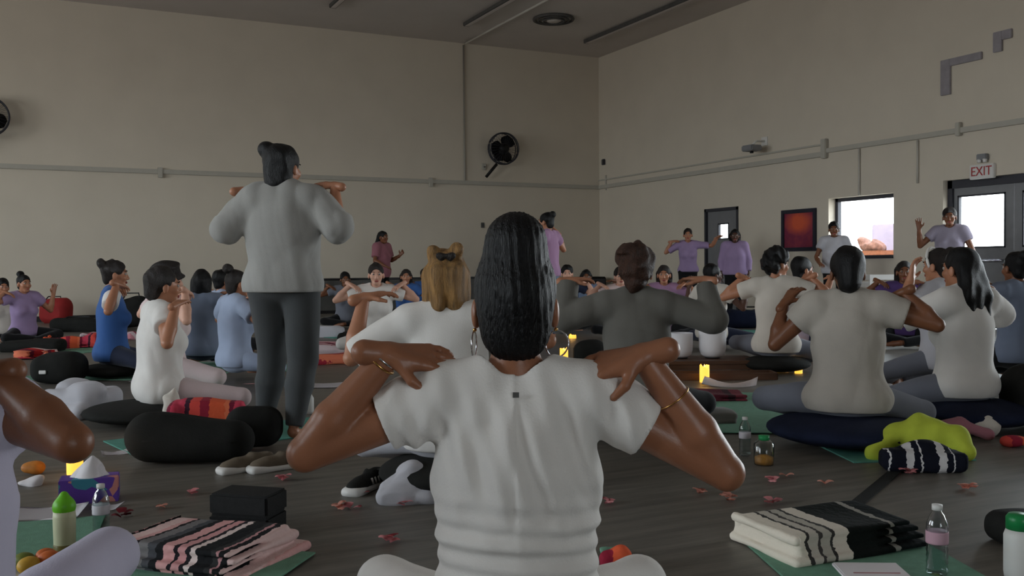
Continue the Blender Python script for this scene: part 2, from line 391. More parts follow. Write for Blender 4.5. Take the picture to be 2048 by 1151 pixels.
def plain_window(n, c, s, ax):
    w = link('window_%d' % n, None, None, None, c, 0, kind='structure'); bm = bmesh.new(); f = 0.07
    sz = lambda a, b: (a, 0.08, b) if ax == 'y' else (0.08, a, b)
    of = lambda a, b: (a, 0, b) if ax == 'y' else (0, a, b)
    for sgn in (-1, 1):
        box(bm, of(0, sgn*(s[1]/2-f/2)), sz(s[0], f)); box(bm, of(sgn*(s[0]/2-f/2), 0), sz(f, s[1]))
    box(bm, (0, 0, 0), sz(f, s[1]))
    link('window_frame', bmm(bm), M['steel_dark'], w)
    pm = boxm((0, 0, 0), (s[0]-2*f, 0.006, s[1]-2*f) if ax == 'y' else (0.006, s[0]-2*f, s[1]-2*f)); link('window_pane', pm, M['pane'], w)
for i, q in enumerate(FRW):
    plain_window(4+i, ((q[0]+q[1])/2, YF-0.2, (q[2]+q[3])/2), (q[1]-q[0], q[3]-q[2]), 'y'); portal(((q[0]+q[1])/2, YF-0.28, (q[2]+q[3])/2), (0, 1, 0), q[1]-q[0], q[3]-q[2])
for i, q in enumerate(ADDED_LFW):
    plain_window(5+i, (XL-0.2, (q[0]+q[1])/2, (q[2]+q[3])/2), (q[1]-q[0], q[3]-q[2]), 'x'); portal((XL-0.28, (q[0]+q[1])/2, (q[2]+q[3])/2), (1, 0, 0), q[1]-q[0], q[3]-q[2])

def leaf(parent, y0, y1, h, ly0, ly1, lz0, lz1, mat, x=0.0):
    """door leaf with a glazed opening, in the parent's frame (y along the wall)"""
    us = [y0, ly0, ly1, y1]; zs = [0.01, lz0, lz1, h]; bm = bmesh.new()
    for i in range(3):
        for j in range(3):
            if i == 1 and j == 1: continue
            box(bm, (x, (us[i]+us[i+1])/2, (zs[j]+zs[j+1])/2), (0.045, us[i+1]-us[i], zs[j+1]-zs[j]))
    lf = link('door_leaf', bmm(bm), mat, parent)
    bm = bmesh.new(); b = 0.025
    for yy in (ly0, ly1): box(bm, (x, yy, (lz0+lz1)/2), (0.06, b, lz1-lz0+b))
    for zz in (lz0, lz1): box(bm, (x, (ly0+ly1)/2, zz), (0.06, ly1-ly0+b, b))
    link('glazing_bead', bmm(bm), M['steel_dark'], lf)
    link('door_pane', boxm((x, (ly0+ly1)/2, (lz0+lz1)/2), (0.006, ly1-ly0, lz1-lz0)), M['pane'], lf)
    return lf
# grey single door with a small lite
dr = link('door_1', None, None, None, (D2, 0, 0), 0, kind='structure')
bm = bmesh.new()
for yy in (d1a+0.025, d1b-0.025): box(bm, (0.08, yy, d1z/2), (0.2, 0.05, d1z))
box(bm, (0.08, (d1a+d1b)/2, d1z-0.03), (0.2, d1b-d1a, 0.06)); link('door_frame', bmm(bm), M['steel_dark'], dr)
la, lb = yr(1454), yr(1434); lz = (zr(1444, 477), zr(1444, 447))
l1 = leaf(dr, d1a+0.05, d1b-0.05, d1z-0.06, la, lb, lz[0], lz[1], M['door_grey'], 0.06)
link('door_handle', tubem([(0.02, d1a+0.16, 1.0), (-0.03, d1a+0.16, 1.0), (-0.03, d1a+0.28, 1.0)], 0.01), M['silver'], l1)
# exit double door
dr = link('door_2', None, None, None, (D2, 0, 0), 0, kind='structure')
bm = bmesh.new()
for yy in (ey0+0.04, ey1-0.04): box(bm, (0.17, yy, ez/2), (0.14, 0.08, ez))
box(bm, (0.17, (ey0+ey1)/2, ez-0.06), (0.14, ey1-ey0, 0.12)); link('door_frame', bmm(bm), M['steel_dark'], dr)
XO = 0.17; mid = (ey0+ey1)/2
q0, q1 = float(on_right(2012, 440, D2+XO)[1]), float(on_right(1919, 440, D2+XO)[1]); qz0, qz1 = float(on_right(1965, 494, D2+XO)[2]), float(on_right(1965, 389, D2+XO)[2])
wid = q1-q0
print('EXIT DOOR', ey0, ey1, mid, q0, q1, qz0, qz1, 'WIN', wy0, wy1, wz0, wz1, 'D1', d1a, d1b)
l1 = leaf(dr, mid+0.005, ey1-0.08, ez-0.12, max(q0, mid+0.1), q1, qz0, qz1, M['steel_grey'], XO)
l2 = leaf(dr, ey0+0.08, mid-0.005, ez-0.12, ey0+0.08+(ey1-0.08-q1), mid-(max(q0, mid+0.1)-mid), qz0, qz1, M['steel_grey'], XO)
for l, yy in ((l1, (mid+ey1)/2), (l2, (mid+ey0)/2)):
    link('push_bar', tubem([(XO-0.03, yy-0.38, 1.0), (XO-0.08, yy-0.36, 1.0), (XO-0.08, yy+0.36, 1.0), (XO-0.03, yy+0.38, 1.0)], 0.018), M['silver'], l)
portal((D2+0.29, mid, 1.3), (-1, 0, 0), ey1-ey0-0.2, 1.7)

# outside
link('ground', boxm((D2+0.3+2.2, 9, -0.06), (4.4, 26, 0.1)), M['concrete'], kind='structure')
p = on_right(1772, 520, 15.2); pl = thing('planter', (15.2, p[1], 0), 0.3, 'brown wooden planter box outside the window', 'planter')
wood = material('brown_boards', (120, 74, 52), 0.8, 0.2, 3, 0.2, 20, 0.2, (1, 8, 8))
for i in range(4):
    for s in (-1, 1): link('board', boxm((s*0.3, 0, 0.16+i*0.31), (0.04, 1.4, 0.29), bev=0.01), wood, pl)
for s in (-1, 1): link('end_panel', boxm((0, s*0.69, 0.62), (0.56, 0.03, 1.24)), wood, pl)
link('soil', boxm((0, 0, 1.15), (0.54, 1.32, 0.1)), M['hair_dark'], pl)
sh = softm([ell((0, 0.25, 1.3), (0.2, 0.25, 0.14)), ell((0.05, 0.45, 1.36), (0.15, 0.16, 0.16)), ell((0, -0.4, 1.4), (0.15, 0.2, 0.2))], 0.03, noise_fn(4, 0.03, (25, 50)))
link('shrub', sh, material('dry_shrub', (112, 78, 66), 0.9, 0.4, 20), pl)
p = on_right(1779, 520, 16.2); t = thing('utility_cabinet', (16.2, p[1]-0.25, 0), 0.2, 'pale grey utility cabinet standing outside the window', 'cabinet')
link('cabinet_body', boxm((0, 0, 0.9), (0.6, 0.9, 1.8), 0, 0.02), M['pale_box'], t); link('door', boxm((-0.31, 0, 0.95), (0.02, 0.8, 1.5), 0, 0.004), M['pale_box'], t); link('base', boxm((0, 0, 0.05), (0.7, 1.0, 0.1)), M['concrete'], t)

# ------------------------------------------------------------------ fixtures on walls and ceiling
def wall_fan(px, py, rad, label, wall='back', blade_rot=0.4):
    p = on_back(px, py, D1-0.28)
    t = thing('wall_fan', (p[0], D1, p[2]), 0, label, 'fan', 'drum fans on the back wall')
    blk, wire = M['black_plastic'], M['steel_dark']
    y = -0.28
    bm = bmesh.new()
    for rr, yy, w in ((rad, y, 0.016), (rad*0.98, y-0.08, 0.012), (rad*0.98, y+0.08, 0.012)): tube(bm, [(rr*math.cos(a), yy, rr*math.sin(a)) for a in np.linspace(0, 2*PI, 40)[:-1]], w, 6, True)
    link('cage_rim', bmm(bm, True), wire, t)
    bm = bmesh.new()
    for k in range(28):
        a = 2*PI*k/28; c, s = math.cos(a), math.sin(a)
        for sg in (-1, 1): tube(bm, [(0.09*c, y+sg*0.12, 0.09*s), (rad*0.7*c, y+sg*0.115, rad*0.7*s), (rad*c, y+sg*0.07, rad*s)], 0.003, 5)
    link('cage_wires', bmm(bm, True), wire, t, kind='stuff')
    bm = bmesh.new(); lathe(bm, [(0, 0), (0.1, 0), (0.12, 0.05), (0.12, 0.2), (0.08, 0.25), (0, 0.25)], 20)
    bmesh.ops.transform(bm, matrix=Matrix.Translation((0, y-0.1, 0)) @ Matrix.Rotation(-PI/2, 4, 'X'), verts=bm.verts); link('motor', bmm(bm, True), blk, t)
    for k in range(3):
        bm = bmesh.new(); rows = []
        for i in range(7):
            f = i/6; r = 0.09+f*(rad*0.9-0.09); wd = 0.07+0.10*math.sin(PI*min(1, f*0.9+0.1)); tw = 0.6-0.35*f
            rows.append([bm.verts.new((r, (u*wd)*math.sin(tw), (u*wd)*math.cos(tw))) for u in (-1, -0.3, 0.4, 1)])
        for A, B in zip(rows, rows[1:]):
            for j in range(3): bm.faces.new((A[j], A[j+1], B[j+1], B[j]))
        bmesh.ops.solidify(bm, geom=bm.faces[:], thickness=0.008)
        bmesh.ops.transform(bm, matrix=Matrix.Translation((0, y, 0)) @ Matrix.Rotation(blade_rot+k*2*PI/3, 4, 'Y'), verts=bm.verts)
        link('blade', bmm(bm, True), blk, t)
    bm = bmesh.new(); box(bm, (0, -0.01, -0.1), (0.22, 0.03, 0.3), bev=0.005); tube(bm, [(0, -0.02, -0.05), (0, -0.12, 0), (0, y+0.1, 0)], 0.03)
    link('wall_bracket', bmm(bm), blk, t)
    link('hanging_rod', tubem([(-0.18, -0.3, -0.36), (-0.42, -0.22, -0.66)], 0.035, 8), blk, t)
    return t
wall_fan(1007, 297, 0.36, 'dark caged drum fan on back wall beside the corner', blade_rot=-1.0)
wall_fan(-26, 232, 0.36, 'caged wall fan cut off at the left edge of the photo')

bm = bmesh.new()
for rr, z, w in ((0.40, -0.03, 0.03), (0.31, -0.05, 0.02), (0.22, -0.06, 0.02)): tube(bm, [(rr*math.cos(a), rr*math.sin(a), z) for a in np.linspace(0, 2*PI, 40)[:-1]], w, 8, True)
p = on_ceil(1107, 36); t = thing('ceiling_diffuser', p, 0, 'round ringed air diffuser on the ceiling', 'vent')
link('rings', bmm(bm, True), M['fixture'], t); link('backing', lathem([(0, -0.02), (0.40, -0.02), (0.40, 0), (0, 0)], 32), M['ceil'], t); link('cone', lathem([(0.0, -0.08), (0.13, -0.075), (0.17, -0.03), (0, -0.025)], 32), M['ceil'], t)
def ceiling_light(px0, py0, y_end, label):
    p = on_ceil(px0, py0); L = p[1]-y_end
    t = thing('linear_light', (p[0], (p[1]+y_end)/2, HC), 0, label, 'ceiling light', 'unlit linear fixtures on the ceiling')
    link('housing', boxm((0, 0, -0.045), (0.14, L, 0.08), bev=0.01), M['fixture'], t); link('lens', boxm((0, 0, -0.084), (0.09, L-0.1, 0.012)), M['ceil'], t)
ceiling_light(1172, 80, 6.0, 'unlit linear fixture nearest the right wall')
ceiling_light(932, 45, 5.0, 'unlit linear fixture left of the round ceiling diffuser')
ceiling_light(665, 8, 9.0, 'unlit linear fixture at the left of the ceiling')

t = thing('framed_picture', (D2, 0, 0), 0, 'framed red print with an orange glow on the right wall', 'picture')
ya, yb = yr(1634, 460), yr(1565, 460); za, zb = zr(1600, 502), zr(1600, 418)
bm = bmesh.new(); fw_ = 0.07
for yy in (ya+fw_/2, yb-fw_/2): box(bm, (-0.02, yy, (za+zb)/2), (0.04, fw_, zb-za), bev=0.004)
for zz in (za+fw_/2, zb-fw_/2): box(bm, (-0.02, (ya+yb)/2, zz), (0.04, yb-ya-2*fw_, fw_), bev=0.004)
link('picture_frame', bmm(bm), material('dark_frame', (40, 40, 52), 0.4), t)
pm = bpy.data.materials.new('red_print'); pm.use_nodes = True; tt = pm.node_tree; b = tt.nodes['Principled BSDF']
tc = tt.nodes.new('ShaderNodeTexCoord'); mpn = tt.nodes.new('ShaderNodeMapping'); mpn.inputs['Location'].default_value = (-0.0, -0.5, -0.72); tt.links.new(tc.outputs['Generated'], mpn.inputs[0])
gr = tt.nodes.new('ShaderNodeTexGradient'); gr.gradient_type = 'SPHERICAL'; mpn.inputs['Scale'].default_value = (0, 1.9, 2.4); mpn.inputs['Location'].default_value = (0, -0.95, -1.75); tt.links.new(mpn.outputs[0], gr.inputs[0])
nz = tt.nodes.new('ShaderNodeTexNoise'); nz.inputs['Scale'].default_value = 7; tt.links.new(tc.outputs['Object'], nz.inputs[0])
mx = tt.nodes.new('ShaderNodeMath'); mx.operation = 'MULTIPLY_ADD'; tt.links.new(nz.outputs[0], mx.inputs[0]); mx.inputs[1].default_value = 0.35; tt.links.new(gr.outputs[0], mx.inputs[2])
r = tt.nodes.new('ShaderNodeValToRGB'); r.color_ramp.elements[0].color = lin((118, 30, 62))+(1,); r.color_ramp.elements[0].position = 0.15; r.color_ramp.elements[1].color = lin((205, 84, 50))+(1,); r.color_ramp.elements[1].position = 0.8
tt.links.new(mx.outputs[0], r.inputs[0]); tt.links.new(r.outputs[0], b.inputs['Base Color']); b.inputs['Roughness'].default_value = 0.6
link('print', boxm((-0.012, (ya+yb)/2, (za+zb)/2), (0.012, yb-ya-2*fw_, zb-za-2*fw_)), pm, t)

# exit sign and emergency lamp
p = on_right(1968, 343); yw = yr(1947, 343)-yr(1988, 343)
t = thing('exit_sign', (D2, p[1], p[2]), 0, 'white EXIT sign with red letters above the double door', 'sign')
link('housing', boxm((-0.03, 0, 0), (0.06, yw+0.06, 0.21), bev=0.008), M['white_plastic'], t)
fc = bpy.data.curves.new('exit_text', 'FONT'); fc.body = 'EXIT'; fc.size = 0.2; fc.align_x = 'CENTER'; fc.align_y = 'CENTER'; fc.extrude = 0.003
tmp = bpy.data.objects.new('exit_text', fc); fm = bpy.data.meshes.new_from_object(tmp); bpy.data.objects.remove(tmp); fm.materials.clear()
o = link('exit_lettering', fm, material('red_lettering', (168, 60, 62), 0.5), t); o.location = (-0.064, 0, 0); o.rotation_euler = (PI/2, 0, -PI/2); o.scale = (0.85, 0.95, 1)
p = on_right(1969, 314); t = thing('emergency_light', (D2, p[1], p[2]), 0, 'small grey emergency lamp above the EXIT sign', 'lamp')
link('housing', boxm((-0.04, 0, 0), (0.08, 0.16, 0.09), bev=0.01), M['steel_grey'], t)
for s in (-1, 1): link('lamp_head', lathem([(0, 0.0), (0.03, 0.0), (0.035, 0.05), (0, 0.05)], 14), M['white_plastic'], t, (-0.05, s*0.045, -0.08))
# wall camera / projector
p = on_right(1530, 293); t = thing('wall_projector', (D2, p[1], p[2]), 0, 'small grey projector on a wall arm above the trunking', 'projector')
link('arm', tubem([(0, 0, 0.1), (-0.2, 0, 0.1), (-0.3, 0, 0.02)], 0.02), M['white_plastic'], t); link('plate', boxm((-0.01, 0, 0.1), (0.02, 0.16, 0.16)), M['white_plastic'], t)
pb = link('projector_body', boxm((-0.34, -0.02, -0.05), (0.26, 0.3, 0.11), bev=0.02), M['steel_grey'], t); link('lens', lathem([(0, 0), (0.035, 0), (0.03, 0.04), (0, 0.035)], 16), M['black_plastic'], pb, (-0.34, -0.02, -0.14))
for px, py, w, h, lab in ((1206, 324, 0.1, 0.14, 'dark sensor box high in the room corner'),):
    p = on_right(px+3, py); t = thing('sensor_box', (D2, p[1], p[2]), 0, lab, 'sensor'); link('case', boxm((-0.03, 0, 0), (0.06, w, h), bev=0.01), M['steel_dark'], t); link('cover', boxm((-0.063, 0, 0), (0.008, w*0.6, h*0.6)), M['fixture'], t)
p = on_back(965, 450); t = thing('wall_switch', (p[0], D1, p[2]), 0, 'small dark switch box on the back wall below the fan', 'switch')
link('plate', boxm((0, -0.012, 0), (0.08, 0.024, 0.12), bev=0.004), M['fixture'], t); link('toggle', boxm((0, -0.03, 0), (0.02, 0.02, 0.035)), M['steel_dark'], t)
p = on_back(967, 333); t = thing('fan_control', (p[0], D1, p[2]), 0, 'small pale control box left of the wall fan rod', 'control box')
link('plate', boxm((0, -0.02, 0), (0.1, 0.04, 0.15), bev=0.006), M['trim'], t); link('knob', lathem([(0, 0), (0.02, 0), (0.018, 0.02), (0, 0.02)], 12), M['steel_dark'], t, (0, -0.06, -0.02))
M['shade_edge'] = material('shade_edge_grey', (146, 140, 144), 0.6)
def shade_angle(px0, py0, px1, py1, pyb, vw, hh, lab):  # L-shaped strips stand in for the shaded top and side of wall recesses
    a = on_right(px0, py0); b = on_right(px1, py1); zb = on_right(px0, pyb)[2]
    t = thing('shade_angle', (D2, 0, 0), 0, lab, 'shade_edge', 'grey strips for shaded recess edges high on the right wall')
    link('upright', boxm((-0.02, a[1]-vw/2, (a[2]+zb)/2), (0.04, vw, a[2]-zb), bev=0.006), M['shade_edge'], t)
    link('crossbar', boxm((-0.02, (a[1]-vw+b[1])/2, a[2]-hh/2), (0.04, a[1]-vw-b[1], hh), bev=0.006), M['shade_edge'], t)
shade_angle(1884, 122, 1966, 107, 192, 0.17, 0.11, 'larger grey L-shaped strip for the shaded edges of a recess high on the right wall')
shade_angle(1989, 66, 2026, 57, 106, 0.14, 0.13, 'smaller grey L-shaped strip for the shaded edges of a recess nearest the ceiling')

# ------------------------------------------------------------------ people
ARMS = {  # elbow, wrist (from the shoulder joint, x outwards), finger direction, palm normal, thumb side
    'shoulder': ((0.262, 0.0, -0.085), (0.105, 0.03, 0.078), (-0.68, 0.6, -0.36), (0, -0.1, -1), (0, -1, -0.4)),
    'shoulder_low': ((0.24, 0.03, -0.14), (0.13, 0.06, 0.06), (-0.8, 0.3, 0.1), (-0.2, -0.4, -1), (0, -1, 0)),
    'shoulder_back': ((0.20, -0.14, -0.10), (0.10, -0.03, 0.11), (-0.7, 0.6, -0.2), (0, 0, -1), (0, -1, 0)),
    'wide': ((0.27, -0.02, -0.10), (0.29, 0.06, 0.12), (-0.75, 0.4, 0.1), (0, 0, -1), (0, -1, 0)),
    'raise': ((0.19, 0.06, -0.19), (0.2, 0.12, 0.04), (0.05, 0.1, 1), (0, 1, 0.1), (-1, 0, 0)),
    'phone': ((0.06, 0.06, -0.26), (0.05, 0.27, -0.16), (-0.1, 0.75, 0.65), (-1, 0, 0), (0, -0.5, 1)),
    'down': ((0.06, -0.02, -0.28), (0.07, 0.04, -0.52), (0, 0.1, -1), (-1, 0, 0), (0, 1, 0)),
    'lap': ((0.11, 0.05, -0.26), (0.06, 0.24, -0.36), (-0.3, 0.75, -0.3), (0, 0, -1), (-1, 0, 0)),
    'face': ((0.14, 0.2, -0.12), (0.04, 0.2, 0.12), (-0.3, 0.0, 0.95), (-0.5, -0.8, 0), (-1, 0, 0)),
    'out': ((0.27, 0.03, -0.02), (0.36, 0.16, 0.12), (0.6, 0.5, 0.3), (0, 0.3, -1), (0, 1, 0)),
}
def unit(v): v = A3(v); return v/np.linalg.norm(v)
def hand_prims(Wp, d, n, th, k=1.0, curl=0.35, fat=1.0):
    """palm, four fingers of unequal length, thumb from the side of the palm"""
    d = unit(d); n = A3(n); n = unit(n-(n@d)*d); e = np.cross(d, n); e = e*(1 if e@A3(th) > 0 else -1)
    P = []
    at = lambda u, v, w=0.0: Wp+k*(d*u+e*v+n*w)
    P.append(cap(at(-0.05, 0), at(0.0, 0), 0.026*k*fat, 0.0245*k*fat, 0.01))
    for v0, v1 in ((-0.010, -0.029), (0.0, -0.010), (0.006, 0.010), (0.012, 0.029)):
        P.append(cap(at(0.0, v0), at(0.083, v1), 0.0165*k*fat, 0.0115*k*fat, 0.012))
    P.append(cap(at(0.02, 0.018), at(0.05, 0.024), 0.016*k*fat, 0.013*k*fat, 0.012))
    for v, L, sp in ((-0.031, 0.056, -0.10), (-0.0105, 0.071, -0.03), (0.0105, 0.077, 0.03), (0.031, 0.067, 0.10)):
        p = at(0.082, v); ang = curl*0.6; segs = (0.45, 0.31, 0.24); r = 0.0093
        for i, f in enumerate(segs):
            dirv = d*math.cos(ang)+n*math.sin(ang)+e*sp*math.cos(ang); q = p+k*L*f*dirv
            P.append(cap(p, q, r*k*fat, (r-0.0009)*k*fat, 0.003)); p = q; r -= 0.0009; ang += curl
    p = at(0.022, 0.027, 0.004); q = p+k*0.040*unit(e*0.75+d*0.6+n*0.35); P.append(cap(p, q, 0.0125*k*fat, 0.0105*k*fat, 0.008))
    r_ = q+k*0.032*unit(e*0.35+d*0.85+n*0.4); P.append(cap(q, r_, 0.0105*k*fat, 0.0085*k*fat, 0.004))
    return P
def sph(bm, c, r, seg=10, sc=(1, 1, 1)): bmesh.ops.create_uvsphere(bm, u_segments=seg, v_segments=max(6, seg//2+2), radius=r, matrix=Matrix.Translation(c) @ Matrix.Diagonal((*sc, 1)))

HAIR = {
    'bun_back': [((0, -0.10, 0.085), (0.046, 0.04, 0.042))],
    'bun_top': [((0, -0.05, 0.135), (0.05, 0.048, 0.044))],
    'bun_high': [((0, -0.085, 0.125), (0.05, 0.045, 0.045))],
    'short': [((0, -0.03, 0.04), (0.087, 0.095, 0.092))],
    'curly': [((0, -0.015, 0.055), (0.10, 0.105, 0.09)), ((0, -0.06, 0.0), (0.09, 0.07, 0.08))],
}
PEOPLE = []
def person(label, px, D, a, k=1.0, s=0.06, stand=False, arms=('shoulder', 'shoulder'), skin='skin_tan', hair='bun_back', hairm='hair_dark', top='white_cotton', sleeve=0.5,
           bottom='black_cotton', res=0.012, twist=0.0, hyaw=0.0, hpitch=0.0, fat=1.0, hem=None, legs=None, loose=1.0, folds=None, foldamp=0.006, lean=(0, 0), pos=None, neck_cut=None, extra_hair=None, legw=1.0,
           curl=0.35, seed=None, knee_z=None, shw=0.165, feet=True, hair_noise=None, group=None):
    seed = len(PEOPLE)+3 if seed is None else seed
    g = spot(px, D) if pos is None else A3(pos); rz = heading(g, a)
    Rz = lambda t: np.array([[math.cos(t), -math.sin(t), 0], [math.sin(t), math.cos(t), 0], [0, 0, 1]])
    tw = Rz(-math.radians(twist)); base = 0.81*k if stand else s
    def U(x, y, z):   # upper body point
        q = tw@np.array([x*k, y*k, 0.0]); f = max(0.0, z)/0.7
        return np.array([q[0]+lean[0]*f, q[1]+lean[1]*f, base+z*k])
    X = lambda v: tw@(A3(v)*k)
    hp = base+0.09*k
    Rt = tw  # columns = rotated axes
    # head frame
    hy = -math.radians(twist+hyaw); hx = math.radians(hpitch)
    Rh = Rz(hy)@np.array([[1, 0, 0], [0, math.cos(hx), -math.sin(hx)], [0, math.sin(hx), math.cos(hx)]])
    hc = U(0, 0.03, 0.74); H = lambda p: hc+Rh@(A3(p)*k)
    hr = lambda r: A3(r)*k
    flat = (tuple(Rt[:, 1]), 0.72)
    nb = U(0, 0.0, 0.60)
    # torso with waist and shoulders
    def torso(o, hipw=1.0):
        return [ell(U(0, -0.005, 0.085), A3((0.168*hipw, 0.118*fat, 0.115))*k*A3((fat, 1, 1))+o, Rt, 0.03), ell(U(0, 0, 0.22), A3((0.136*fat, 0.098*fat, 0.15))*k+o, Rt, 0.06),
                ell(U(0, 0.0, 0.39), A3((0.153*fat**0.6, 0.105*fat**0.6, 0.175))*k+o, Rt, 0.06), cap(U(-shw+0.03, -0.005, 0.545), U(shw-0.03, -0.005, 0.545), 0.052*k+o, None, 0.05),
                cap(U(-0.05, -0.012, 0.60), U(-shw+0.01, -0.008, 0.558), 0.03*k+o, 0.036*k+o, 0.04), cap(U(0.05, -0.012, 0.60), U(shw-0.01, -0.008, 0.558), 0.03*k+o, 0.036*k+o, 0.04),
                ell(U(-0.07, 0.085, 0.37), A3((0.062, 0.055, 0.06))*k*fat**0.5+o*0.7, Rt, 0.03), ell(U(0.07, 0.085, 0.37), A3((0.062, 0.055, 0.06))*k*fat**0.5+o*0.7, Rt, 0.03)]
    body = torso(-0.012)+[cap(U(0, -0.01, 0.56), H((0, -0.015, -0.05)), 0.05*k, 0.047*k, 0.03)]
    armp = []; hands = []; sleeves = []; hems = []
    for sgn, spec in ((-1, arms[0]), (1, arms[1])):
        E_, W_, d_, n_, t_ = (ARMS[spec] if isinstance(spec, str) else spec)
        mir = lambda v: X((v[0]*sgn, v[1], v[2]))
        S = U(sgn*shw, 0, 0.55); E = S+mir(E_); Wr = S+mir(W_); dv = mir(d_); nv = mir(n_); tv = mir(t_)
        fa = fat**0.7*k
        ap = [cap(S, E, 0.049*fa, 0.035*fa, 0.02), cap(E, E+(Wr-E)*0.35, 0.033*fa, 0.039*fa, 0.006), cap(E+(Wr-E)*0.35, Wr, 0.039*fa, 0.025*k, 0.008)]
        armp.append(ap)
        hands.append((Wr, hand_prims(Wr+unit(dv)*0.0, dv, nv, tv, k*0.98, curl)))
        f = sleeve; o = 0.014*min(loose, 1.5)
        if f > 0:
            c = S+(E-S)*min(f, 1.0); n_ = unit(E-S)
            if f <= 1.0: hems.append((c, n_))
            if f <= 1.0: sleeves.append(cap(S, E, (0.053+o)*fa, (0.043+o*1.15)*fa, 0.03, clip=[(c, n_)]))
            else:
                g2 = f-1; c2 = E+(Wr-E)*g2
                sleeves.append(cap(S, E, (0.053+o)*fa, (0.045+o)*fa, 0.03)); sleeves.append(cap(E, Wr, (0.045+o)*fa, (0.03+o*0.8)*fa, 0.015, clip=[(c2, unit(Wr-E))]))
    body += [p for ap in armp for p in ap]
    # legs
    legp = []; feet_p = []; pants = [ell(U(0, -0.005, 0.085), A3((0.176*fat, 0.126*fat, 0.12))*k+0.004, Rt, 0.03)]
    kz = knee_z if knee_z is not None else max(0.11, s*0.55+0.075)
    if legs is None:
        if stand: legs = [((sg*0.10, 0.02, 0.47), (sg*0.10, -0.01, 0.085), (sg*0.13, 0.14, 0.03)) for sg in (-1, 1)]
        else: legs = [((-0.37, 0.22, kz), (0.06, 0.37, 0.075), (0.2, 0.29, 0.05)), ((0.37, 0.22, kz), (-0.06, 0.30, 0.075), (-0.2, 0.22, 0.05))]
    for sg, (kn, an, to) in zip((-1, 1), legs):
        sc = A3((k, k, k if stand else 1.0)); kn, an, to = A3(kn)*sc, A3(an)*sc, A3(to)*sc
        hj = np.array([sg*0.088*k, 0.0, hp-0.01*k]); lw = k*fat**0.6*legw
        legp += [cap(hj, kn, 0.055*lw, 0.034*lw, 0.02), cap(kn, an, 0.035*lw, 0.028*k, 0.015)]
        calf = kn+(an-kn)*0.35
        pants += [cap(hj, kn, 0.088*lw, 0.062*lw, 0.03), cap(kn, calf, 0.06*lw, 0.061*lw, 0.015), cap(calf, an, 0.061*lw, 0.042*k, 0.015, clip=[(an+(kn-an)*0.08, unit(an-kn))])]
        if feet: feet_p += [cap(an, an*0.5+to*0.5, 0.033*k, 0.03*k, 0.015), cap(an*0.5+to*0.5, to, 0.032*k, 0.022*k, 0.01)]
    # head
    headp = [ell(H((0, -0.012, 0.02)), hr((0.073, 0.092, 0.088)), Rh, 0.02), ell(H((0, 0.028, -0.042)), hr((0.058, 0.06, 0.072)), Rh, 0.03), cap(H((-0.012, 0.062, -0.103)), H((0.012, 0.062, -0.103)), 0.02*k, None, 0.03),
             cap(H((0, 0.09, -0.005)), H((0, 0.103, -0.042)), 0.007*k, 0.0115*k, 0.012), cap(H((-0.012, 0.092, -0.046)), H((0.012, 0.092, -0.046)), 0.008*k, None, 0.008),
             cap(H((-0.03, 0.08, 0.016)), H((0.03, 0.08, 0.016)), 0.011*k, None, 0.02), ell(H((-0.04, 0.062, -0.035)), hr((0.024, 0.022, 0.022)), Rh, 0.02), ell(H((0.04, 0.062, -0.035)), hr((0.024, 0.022, 0.022)), Rh, 0.02),
             ell(H((-0.079, -0.005, -0.022)), hr((0.010, 0.02, 0.032)), Rh, 0.008), ell(H((0.079, -0.005, -0.022)), hr((0.010, 0.02, 0.032)), Rh, 0.008),
             cap(U(0, -0.01, 0.57), H((0, -0.015, -0.05)), 0.047*k, 0.046*k, 0.025)]
    headp += [dict(ell(H((sx_*0.032, 0.094, -0.003)), hr((0.016, 0.014, 0.011)), Rh, 0.012), op='s') for sx_ in (-1, 1)]
    hres = min(res, 0.0075 if D < 9 else 0.0095); ares = min(res, 0.0065 if D < 9 else 0.008)
    parts = [soft(body+legp, res), soft(headp, hres)]
    if feet_p: parts.append(soft(feet_p, max(res*0.8, 0.008)))
    for Wr, hpz in hands: parts.append(soft(hpz, ares if D > 3 else 0.0045))
    me = np_mesh(parts)
    o = link('person', me, M[skin], None, g, rz, label, 'person', group)
    # clothes
    nz = noise_fn(seed, foldamp, (13, 29), (1.25, 1.25, 0.5), 0.45)
    def disp(P):
        v = nz(P)
        if folds is not None: v = v+folds(P, k, base)
        for c, n_ in hems:
            q = P-c; v = v*np.where((q**2).sum(-1) < 0.15**2, np.clip(np.abs(q@n_)/0.035, 0, 1), 1)
        return v
    hz = base+0.02*k if hem is None else (hem*k if stand else hem)
    tor = torso(0.011*loose+0.003, 1.06)
    if not stand: tor.append(ell(U(0, -0.012, 0.08), A3((0.172*fat, 0.125*fat, 0.10))*k+0.012*loose, Rt, 0.03))
    elif loose > 1.3: tor.append(cap(U(0, 0, 0.05), U(0, 0, 0.36), 0.165*k*fat, 0.165*k*fat, 0.05, flat=flat))
    nc = neck_cut or ((0, 0.025, 0.655), (0.068, 0.085, 0.062))
    shirt = tor+sleeves+[dict(ell(U(*nc[0]), A3(nc[1])*k, Rt, 0.006), op='s')]
    link('shirt', softm(shirt, res, disp, cut=[((0, 0, hz), (0, 0, -1))]), M[top], o)
    nz2 = noise_fn(seed+50, 0.004, (16, 34))
    link('pants', softm(pants, max(res, 0.009), nz2, cut=[((0, 0, max(base+0.17*k, 0.0 if stand else max(l_[0][2] for l_ in legs)+0.14)), (0, 0, 1))]), M[bottom], o)
